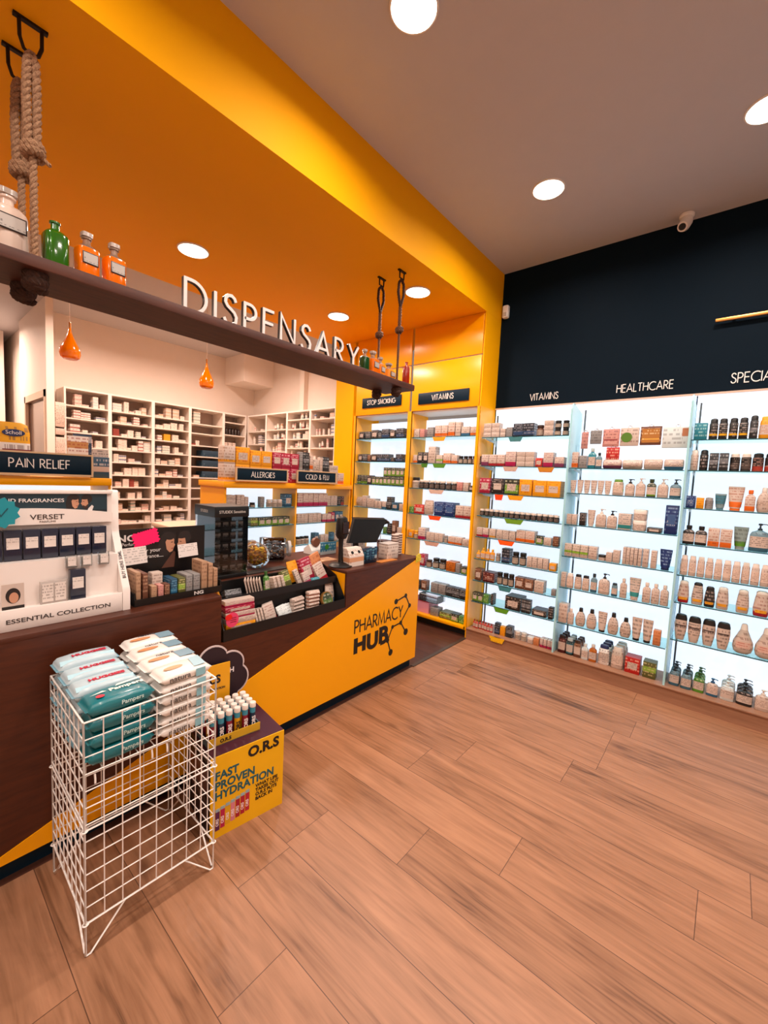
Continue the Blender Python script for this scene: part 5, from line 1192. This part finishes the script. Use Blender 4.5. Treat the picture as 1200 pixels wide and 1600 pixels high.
for i, x in enumerate((.495, .548, .612)):
    t = thing('tester_block', 'clear tester block with white label on stand step, %s from left' % ORD[i], 'tester', (x, 2.094, 1.166), 0, 'clear tester blocks')
    part('block', B(-.02, .0, 0, .02, .016, .055, c=.002), acrylic, t); part('label', B(-.014, -.0012, .008, .014, -.0002, .045), plab, t)
t = thing('portrait_card', 'small photo card of dark haired person on lower tier of white stand', 'photo card', (.306, 2.088, 1.0312))
part('card', B(-.033, 0, 0, .033, .003, .098), mat('C8B4A8', .5), t); part('printed_hair', disc(0, .052, .022, .03, y=-.0008), hair, t, 'printed dark hair', 0)
part('printed_face', disc(.002, .044, .014, .021, y=-.0014), skin, t, 'printed face', 0); part('caption_band', B(-.033, -.001, 0, .033, -.0002, .012), mat('1A1614', .5), t)
t = thing('tester_card', 'clear holder with pale printed cards on lower tier of white stand', 'card holder', (.433, 2.088, 1.0312))
part('holder', B(-.045, 0, 0, .045, .012, .092, c=.001), mat('C8BCB4', .2, alpha=.7), t)
for k in (-1, 1): part('printed_card', B(.021*k-.018, -.0015, .008, .021*k+.018, -.0003, .082), pm('DCD0C8', None, '6A5A50', (0, 0), 6, k+1), t)
t = thing('price_badge', 'teal notched badge at left photo edge above perfume stand', 'badge', (.278, 2.125, 1.40), 0)
pts = [((.062 if i % 2 else .052)*cos(2*pi*i/24), (.062 if i % 2 else .052)*sin(2*pi*i/24)) for i in range(24)]
part('badge', MB().prism(list(reversed(pts)), -.002, .002), mat('0E8A98', .4), t, smooth=0); part('printed_stroke', MB().ribbon([(-.03, -.01), (-.012, .02), (.004, -.012), (.024, .018)], .004, -.0032, -.0024), mat('0A4A58', .4), t, None, 0)
# ---- black fragrance display
ng = thing('fragrance_display', 'black card fragrance display with couple picture beside white stand', 'fragrance display', (.722, 2.062, CTZ))
part('tray', MB().box(0, 0, 0, .425, .205, .006).box(0, 0, .006, .425, .006, .032).box(0, .006, .006, .006, .205, .06).box(.419, .006, .006, .425, .205, .06), black, ng)
part('front_strip', B(.0, -.0012, .0, .425, -.0002, .03), mat('15100E', .3), ng)
text(ng, 'NG', .024, shirt, (.30, -.002, .008), sx=1.4, bold=.0008)
part('header', B(-.02, .206, 0, .432, .212, .335), mat('100C0C', .35), ng, 'black picture header')
part('header_fold', B(0, .12, .006, .425, .205, .075), mat('0E0B0A', .4), ng)
couple(ng, .235, .2052, .245, 1.5)
part('printed_dress', MB().add([(.20, .2052, .12), (.265, .2052, .12), (.272, .2052, .2), (.262, .2052, .205)], [(0, 1, 2, 3)]), mat('5A3426', .6), ng, 'printed brown dress', 0)
text(ng, 'NG', .045, shirt, (.035, .2045, .275), sx=1.3, bold=.0012); text(ng, 'Perfumes', .022, shirt, (.055, .2045, .252))
text(ng, 'Discover your', .028, shirt, (.115, .2045, .212), bold=.0002); text(ng, 'fragrance....', .026, shirt, (.15, .2045, .182), bold=.0002)
for i, (x, w_, h_, r) in enumerate(((.07, .105, .085, 0), (.33, .105, .07, .06))):
    t = thing('paper_card', ['white notice card leaning in the left of fragrance display', 'white notice card leaning in the right of fragrance display'][i], 'card', (.722+x, 2.24, 1.118+(.01 if i else 0))); t.rotation_euler = (-.15, -.05, 0)
    part('sheet', B(-w_/2, -.001, 0, w_/2, 0, h_), pm('E4DAD4', None, '9A9490', (0, 0), 7, i), t)
t = thing('star_label', 'bright pink spiky paper label stuck on fragrance display', 'label', (.845, 2.262, 1.243))
pts = []
for i in range(48):
    a = 2*pi*i/48; sq = 1/max(abs(cos(a))/.056, abs(sin(a))/.034); r = sq*(1.16 if i % 2 else 1); pts.append((r*cos(a), r*sin(a)))
part('paper', MB().prism(list(reversed(pts)), -.001, .0), mat('FF0A66', .6), t, smooth=0); t.rotation_euler = (0, -.25, 0)
for i, (x, st, w_, h_, lab, y, d) in enumerate([(.745, 'kf', .02, .15, 'tan slab box leftmost in fragrance display', 2.08, .12), (.775, 'br', .022, .14, 'brown slab box behind tan one in fragrance display', 2.08, .12),
        (.812, 'kf', .024, .075, 'small amber perfume carton near left of fragrance display', 2.075, .05), (.843, 'p', .024, .075, 'small pink perfume carton in fragrance display', 2.075, .05), (.872, 'br', .024, .075, 'small brown perfume carton in fragrance display', 2.075, .05),
        (.848, 'w', .05, .125, 'pale tall carton behind small ones in fragrance display', 2.13, .05), (.905, 'bl', .03, .095, 'dark blue carton in middle of fragrance display', 2.075, .10), (.943, 'bg', .034, .095, 'gold and olive carton in fragrance display', 2.075, .10),
        (.98, 'g', .032, .105, 'grey carton right of gold one in fragrance display', 2.075, .11), (1.018, 'g', .034, .105, 'second grey carton from right in fragrance display', 2.075, .11),
        (1.058, 'kf', .03, .165, 'tall tan carton in right of fragrance display', 2.075, .11), (1.092, 'kf', .024, .15, 'tall pinkish carton in right of fragrance display', 2.075, .11), (1.12, 'kf', .022, .12, 'short tan carton at right end of fragrance display', 2.075, .08)]):
    product('box', st, w_, h_, d, (x, y+d/2, CTZ+.0065), 0, lab, 'cartons in the fragrance display', 1)
# ---- earring stand
es = thing('earring_stand', 'clear and black rotating earring stand on counter beside fragrance display', 'display stand', (1.225, 2.285, CTZ))
EW, ED, EH = .215, .24, .435
part('base', B(0, 0, 0, EW, ED, .025, c=.003), black, es); part('header', B(-.004, -.004, .372, EW+.004, ED+.004, EH, c=.003), black, es, 'black header box')
part('core', B(.07, .07, .025, EW-.07, ED-.07, .372), mat('4A4644', .3, .5), es)
text(es, 'STUDEX Sensitive', .024, mat('D0C8C0', .4), (EW/2, -.0052, .395), sx=.95)
o = text(es, 'STUDEX', .024, mat('D0C8C0', .4), (-.0052, ED/2, .395)); o.rotation_euler = (0, 0, -pi/2)
part('cover', MB().box(0, 0, .026, EW, .002, .371).box(0, .002, .026, .002, ED, .371).box(EW-.002, .002, .026, EW, ED, .371), acrylic, es, 'clear acrylic cover')
for r in range(5):
    for k in range(4):
        for sd in (0, 1):
            m = MB().box(-.017, -.001, 0, .017, .0, .045).box(-.006, -.004, .02, -.002, -.001, .024, 1).box(.003, -.004, .02, .007, -.001, .024, 1)
            o = part('earring_card', m, [pm('2A2626', 'A8A09C', 'C8C0C0', (.55, .9), 3, r), steel], es, smooth=0)
            if sd == 0: o.location = (.034+k*.049, .03+.0*k, .035+r*.066)
            else: o.location = (.03, .035+k*.055, .035+r*.066); o.rotation_euler = (0, 0, -pi/2)
    part('rack_bar', MB().cyl((.012, .032, .083+r*.066), (EW-.012, .032, .083+r*.066), .0015, 5).tube([(.032, .012, .083+r*.066), (.032, ED-.012, .083+r*.066)], .0015, 5), steel, es)
# ---- sweet jars
def jar_lying(x, y, r, L, rz, lab, cols, n, seed):
    t = thing('sweet_jar', lab, 'sweet jar', (x, y, CTZ), rz)
    part('jar', MB().lathe([(.001, 0), (r*.95, .002), (r, .012), (r, L*.8), (r*.8, L*.88), (r*.62, L*.9), (r*.62, L)], 20).xf(Matrix.Translation((-L/2, 0, r*1.02)) @ Matrix.Rotation(pi/2, 4, 'Y')), acrylic, t, 'clear round jar')
    part('lid', MB().lathe([(r*.66, L*.97), (r*.7, L*.975), (r*.7, L*1.08), (.001, L*1.085)], 20).xf(Matrix.Translation((-L/2, 0, r*1.02)) @ Matrix.Rotation(pi/2, 4, 'Y')), mat('C8C4C0', .3, alpha=.8), t)
    rr = random.Random(seed); mbs = MB()
    for i in range(n):
        a = rr.uniform(0, 2*pi); q = r*.78*sqrt(rr.random()); px, py, pz = rr.uniform(-L*.42, L*.3), q*cos(a), r*1.02+q*sin(a)
        if pz > r*1.65: continue
        s_ = .012; mbs.join(MB().box(-s_, -s_*.6, -s_*.4, s_, s_*.6, s_*.4, c=.003), Matrix.Translation((px, py, pz)) @ Matrix.Rotation(rr.uniform(0, 3), 4, 'Z') @ Matrix.Rotation(rr.uniform(-1, 1), 4, 'X'), m=rr.randrange(len(cols)))
    o = part('wrapped_sweets', mbs, [mat(c_, .35) for c_ in cols], t, 'heap of wrapped sweets', 0); o['kind'] = 'stuff'
jar_lying(1.625, 2.48, .082, .17, 1.2, 'lying clear jar full of yellow wrapped sweets on counter', ['F0B810', 'F4C830', 'E8A010', 'B8702A'], 240, 3)
jar_lying(1.85, 2.57, .085, .19, -.5, 'lying clear jar with dark blue wrapped sweets on counter', ['2A4458', '5A4038', '8AA0B0', '3A2A28'], 110, 5)
t = thing('counter_mat', 'dark thin tray lying behind the sweet rack', 'tray', (1.60, 2.33, CTZ)); part('mat', B(-.15, -.04, 0, .16, .04, .006, c=.002), dark, t)
# ---- two tier sweet rack
rk = thing('sweet_rack', 'black two tier sweet rack standing on the lowered counter shelf', 'rack', (1.125, 1.986, NB+.0006))
RL = .885
zr = lambda z: z-NB-.0006
dark = black
part('lower_tray', MB().box(0, 0, 0, RL, .006, .062).box(0, .006, 0, RL, .12, .006).box(0, .115, .006, RL, .12, .165), dark, rk)
part('upper_tray', MB().box(0, .095, .165, RL, .101, .205).box(0, .101, .165, RL, .235, .171).box(0, .23, .171, RL, .236, .262), dark, rk)
for x in (-.005, RL): part('end_panel', MB().prismx([(0, 0), (0, .064), (.095, .212), (.236, .27), (.236, 0)], x, x+.005), dark, rk, None, 0)
part('upper_lip', B(0, .0915, .163, RL, .0945, .207), mat('16181C', .35), rk)
def rp(kind, st, x, y, z, w_, h_, d, lab, lean=-.3, rz=0, grp='sweets on the two tier rack', roll=0):
    return product(kind, st, w_, h_, d, (x, y, z), rz, lab, grp, len(lab) % 3, (lean, roll))
LZ = .712; LY = 2.02
for k, (st, cn) in enumerate([('o', 'orange'), ('y', 'yellow orange'), ('w', 'white'), ('wm', 'pink and white'), ('m', 'crimson'), ('wm', 'magenta striped')]):
    rp('box', st, 1.235, LY+.005+k*.004, LZ+.002+k*.0315, .17, .03, .055, '%s snack bar, %s from bottom in stack at rack left end' % (cn, ORD[k]), 0, -.08)
for k in range(4): rp('box', 'w', 1.345+k*.02, LY+.012, LZ+.002, .012, .105, .07, 'thin white carton, %s from left of four on lower tier' % ORD[k], -.25, 0, roll=-.15)
for k in range(3): rp('box', 'wr', 1.455+k*.012, LY+.012+k*.016, LZ+.002, .075, .115, .01, 'white printed pack, %s from front in leaning trio' % ORD[k], -.35, .1, roll=-.12)
for k in range(3): rp('pouch', 'cl', 1.56+k*.022, LY+.03, LZ+.002, .075, .085, .02, 'clear wrapped sweet pack, %s of three on lower tier' % ORD[k], -.5, .2, roll=-.1)
for k in range(4): rp('pouch', 'w', 1.665, LY+.05, LZ+.006+k*.024, .10, .034, .05, 'white flat sachet, %s from bottom of left sachet heap' % ORD[k], 0, .05*k)
rp('pouch', 'y', 1.72, LY+.085, LZ+.03, .14, .15, .02, 'yellow orange sweet bag behind the white sachets', -.15)
for k in range(5): rp('pouch', 'wo', 1.785, LY+.04, LZ+.006+k*.024, .095, .034, .05, 'white and peach sachet, %s from bottom of right heap' % ORD[k], 0, -.04*k)
t = thing('round_tin', 'round dark green sweet tin with gold rim on lower tier', 'tin', (1.885, 2.045, LZ+.057)); t.rotation_euler = (-.35, 0, .1)
part('tin', MB().lathe([(.001, 0), (.05, 0), (.052, .004), (.052, .022), (.001, .0221)], 28).xf(Matrix.Rotation(pi/2, 4, 'X')), mat('A87838', .35, .5), t, 'gold rim'); part('picture', disc(0, 0, .045, .045, 24, y=-.0235), pm('2A3A1C', '4A6A2A', 'C8C0B0', (.2, .5), 4, 2), t, 'dark green picture', 0)
rp('pouch', 'wb', 1.955, LY+.05, LZ+.004, .08, .15, .02, 'pale blue and white sweet bag at right end of lower tier', -.2, .05, roll=.05)
t = thing('round_label', 'pink round hanging tag at left end of sweet rack', 'tag', (1.165, 1.98, .815))
part('tag', MB().prism([(.036*cos(-2*pi*i/28), .04*sin(-2*pi*i/28)) for i in range(28)], -.003, 0), mat('E0406A', .4), t, 'pink disc'); part('corner_spot', MB().prism([(-.022+.02*cos(-2*pi*i/18), .018+.016*sin(-2*pi*i/18)) for i in range(18)], -.0045, -.0032), mat('E01C1C', .4), t, 'red spot', 0)
for k in range(3): part('printed_line', B(-.012, -.0036, .008-k*.011, .022, -.0031, .012-k*.011), mat('8A1430', .4), t)
UZ = NB+.0006+.172; UY = 2.10
rp('box', 'y', 1.165, UY+.02, UZ, .035, .075, .09, 'yellow sweet carton at left end of upper tier', 0, -.5, roll=-.35)
rp('box', 'kx', 1.265, UY+.05, UZ, .10, .05, .05, 'black and silver sweet carton on upper tier', -.5, -.1)
for k in range(6): rp('box', 'w', 1.355+k*.021, UY+.028+k*.004, UZ, .05, .115-.004*k, .006, 'white card pack, %s from left of six on upper tier' % ORD[k], -.2, .9, roll=-.15)
rp('bottle', 'gr', 1.495, UY+.05, UZ, .035, .125, .03, 'green and white bottle on upper tier of rack', -.15)
for k in range(3): rp('box', 'wy', 1.535+k*.03, UY+.03, UZ, .022, .09, .05, 'narrow white and yellow carton, %s of three on upper tier' % ORD[k], -.2, .2, roll=-.15)
rp('box', 'bg', 1.645, UY+.04, UZ, .06, .115, .03, 'olive and yellow sweet carton on upper tier', -.3, .1, roll=-.15)
rp('pouch', 'y', 1.725, UY+.07, UZ+.02, .08, .14, .02, 'yellow sweet pouch on upper tier', -.25, 0, roll=-.1)
rp('box', 'wk', 1.735, UY+.025, UZ, .035, .115, .02, 'white and dark striped box on upper tier', -.25, .1, roll=-.3)
rp('box', 'wm', 1.80, UY+.03, UZ, .06, .085, .02, 'white and magenta sweet box in front of red one', -.3, .1, roll=-.2)
rp('box', 'm', 1.845, UY+.065, UZ, .10, .17, .03, 'tall crimson and cream sweet box on upper tier', -.25, .1, roll=-.2)
rp('box', 'wr', 1.945, UY+.04, UZ, .085, .13, .03, 'red and white sweet box near right end of upper tier', -.35, .1, roll=-.3)
rp('box', 'o', 1.96, UY+.085, UZ+.01, .10, .18, .02, 'large peach sweet box at right end of upper tier', -.2, .1, roll=-.3)
rp('pouch', 't', 1.86, UY+.018, UZ, .07, .04, .03, 'small teal sweet pouch at front of upper tier', -.4)
# ---- till side
sc = thing('barcode_scanner', 'black hands free scanner on stand beside the till screen', 'scanner', (2.10, 2.13, CTZ))
part('base', MB().lathe([(.001, 0), (.085, 0), (.088, .006), (.07, .02), (.03, .028), (.001, .03)], 24), black, sc); part('neck', MB().tube([(0, 0, .02), (0, .005, .12), (-.005, .0, .20)], [.02, .016, .02], 12), black, sc)
part('head', MB().loft([(.20, .028, .03, 2.6), (.225, .042, .04, 2.6), (.32, .044, .035, 2.6), (.35, .036, .03, 2.4), (.36, .02, .02, 2)], 20), black, sc, 'rounded black head')
part('window', B(-.03, -.043, .235, .03, -.036, .325, c=.004), mat('2A1612', .15), sc, 'dark red glass window')
t = thing('till_screen', 'black till touch screen seen from behind on the counter', 'screen', (2.52, 2.27, CTZ))
def slab(P, th):
    a, b, c_, d__ = [Vector(p) for p in P]; n = (b-a).cross(d__-a).normalized()*th
    return MB().add([a, b, c_, d__, a+n, b+n, c_+n, d__+n], [(0,3,2,1),(4,5,6,7),(0,1,5,4),(1,2,6,5),(2,3,7,6),(3,0,4,7)])
part('housing', slab([(-.20, .03, .125), (.08, -.02, .115), (.20, -.02, .30), (-.14, .03, .315)], .03), black, t, smooth=0)
part('hood', slab([(-.14, .03, .315), (.20, -.02, .30), (.30, -.0, .262), (.20, .03, .235)], .018), black, t, smooth=0)
part('stand', MB().tube([(-.02, .05, .2), (-.02, .10, .1), (-.02, .08, .012)], [.022, .025, .03], 12).box(-.12, 0, 0, .08, .16, .012, c=.003), black, t)
part('cable', MB().tube([(.17, .0, .25), (.18, .0, .16), (.165, -.01, .08), (.17, -.02, .01)], .0025, 6), mat('C8C8C8', .4), t)
t = thing('cardholder_box', 'white and peach collection box with two dark holes by scanner', 'box', (2.19, 2.09, CTZ))
part('box', MB().prismx([(-.035, 0), (-.035, .075), (.0, .13), (.05, .13), (.05, 0)], -.075, .075), pm('E4D4C8', 'D89A70', '9A6A50', (.25, .5), 5, 1), t, smooth=0)
for k in (-1, 1): part('hole', MB().lathe([(.001, 0), (.012, 0), (.012, .003), (.001, .003)], 16).xf(Matrix.Translation((.035*k, -.02, .1)) @ Matrix.Rotation(radians(57), 4, 'X')), black, t)
t = thing('pen_stand', 'dark blue box stand with hanging packs on counter', 'stand', (2.36, 2.10, CTZ))
part('box', B(-.07, -.03, 0, .07, .05, .10, c=.003), pm('0A2238', '16506A', '4A8AA0', (.5, .9), 5, 2), t)
for k in range(4): part('hanging_pack', B(-.06+.031*k, -.042, .03, -.035+.031*k, -.032, .115+.008*(k % 2), c=.002), pm('123A5A', 'A8B8C0', '7AC0D0', (.05, .3) if k == 3 else (0, 0), 4, k), t)
t = thing('leaflet', 'flat orange and black leaflet lying on counter by the till', 'leaflet', (2.52, 2.05, CTZ)); part('sheet', B(-.10, -.035, 0, .10, .03, .004), pm('C87A30', '2A1C14', '3A2A20', (0, 0), 4, 1), t)
t = thing('charity_box', 'pale square donation box on the counter near its right end', 'box', (2.63, 2.12, CTZ)); part('box', B(-.07, -.05, 0, .07, .05, .115, c=.004), pm('D8C8BC', None, '8A7268', (0, 0), 4, 0), t); part('lid', B(-.072, -.052, .1155, .072, .052, .125, c=.003), mat('C8BCB4', .4), t)
t = thing('paper_box', 'white paper topped box behind the donation box', 'box', (2.60, 2.48, CTZ)); part('box', B(-.09, -.05, 0, .09, .06, .19, c=.003), pm('E4DAD2', None, '9A8A80', (0, 0), 6, 2), t)
for j, x in enumerate((2.735, 2.81)):
    for k in range(9):
        o = thing('flat_tin', 'flat silver and pink tin, %s from bottom of %s column' % (ORD[k], ['left', 'right'][j]), 'tin', (x, 2.14+.02*j, CTZ+.0205*k), 0, 'tins stacked at the counter end')
        if 'ftin' not in _mb: _mb['ftin'] = MB().lathe([(.001, 0), (.03, 0), (.033, .003), (.033, .016), (.03, .0195), (.001, .02)], 16).mesh('tin', pm('C8B4A8', '5A3A34', '7A5A50', (.25, .6), 2, 1))
        part('tin', _mb['ftin'], None, o)
t = thing('wavy_basket', 'small brown and pink basket at the right end of counter', 'basket', (2.83, 2.32, CTZ)); part('basket', MB().loft([(0, .045, .07, 3), (.02, .05, .075, 3), (.10, .055, .08, 3)], 20), pm('4A2A20', 'C89A88', 'B88A78', (.4, .75), 6, 2), t)
t = thing('yellow_note', 'crumpled yellow dotted note taped over the counter corner', 'note', (2.865, 1.979, .915)); part('paper', MB().add([(-.045, -.004, -.005), (.028, -.004, .012), (.03, -.004, .05), (.01, -.003, .072), (-.012, -.002, .066), (-.045, -.006, .055), (-.045, -.002, -.005), (.028, -.002, .012), (.03, -.002, .05), (.01, -.001, .072), (-.012, -.0005, .066), (-.045, -.004, .055)], [(0,1,2,3,4,5), (11,10,9,8,7,6), (0,6,7,1), (1,7,8,2), (2,8,9,3), (3,9,10,4), (4,10,11,5), (5,11,6,0)]), pm('F0D020', None, '6A8A10', (0, 0), 8, 2), t, smooth=0)
t = thing('open_brochure', 'open magazine lying on the counter behind the scanner', 'magazine', (2.12, 2.36, CTZ)); part('pages', MB().box(-.12, -.05, 0, .0, .06, .006).box(.001, -.05, 0, .12, .06, .005), pm('D8A880', None, '5A3A2A', (0, 0), 6, 1), t)
t = thing('green_card', 'blue card with green circle behind the scanner', 'card', (2.34, 2.52, CTZ)); part('card', B(-.085, 0, 0, .085, .01, .10, c=.001), pm('2A6A88', 'B8C0C0', 'A8C8C8', (0, .25), 4, 0), t); part('printed_circle', disc(-.02, .062, .022, .022, y=-.0008), mat('3A8A2A', .5), t, 'green circle', 0)
t = thing('tape_dispenser', 'pale tape dispenser with brown roll behind the counter goods', 'tape dispenser', (2.27, 2.62, CTZ)); part('body', MB().prismx([(-.04, 0), (-.04, .03), (.0, .08), (.06, .04), (.06, 0)], -.06, .06), white, t, smooth=0)
part('roll', MB().lathe([(.016, 0), (.036, 0), (.036, .03), (.016, .03)], 20).xf(Matrix.Translation((0, .0, .095)) @ Matrix.Rotation(pi/2, 4, 'X')), mat('7A4A34', .4), t)
#PART6
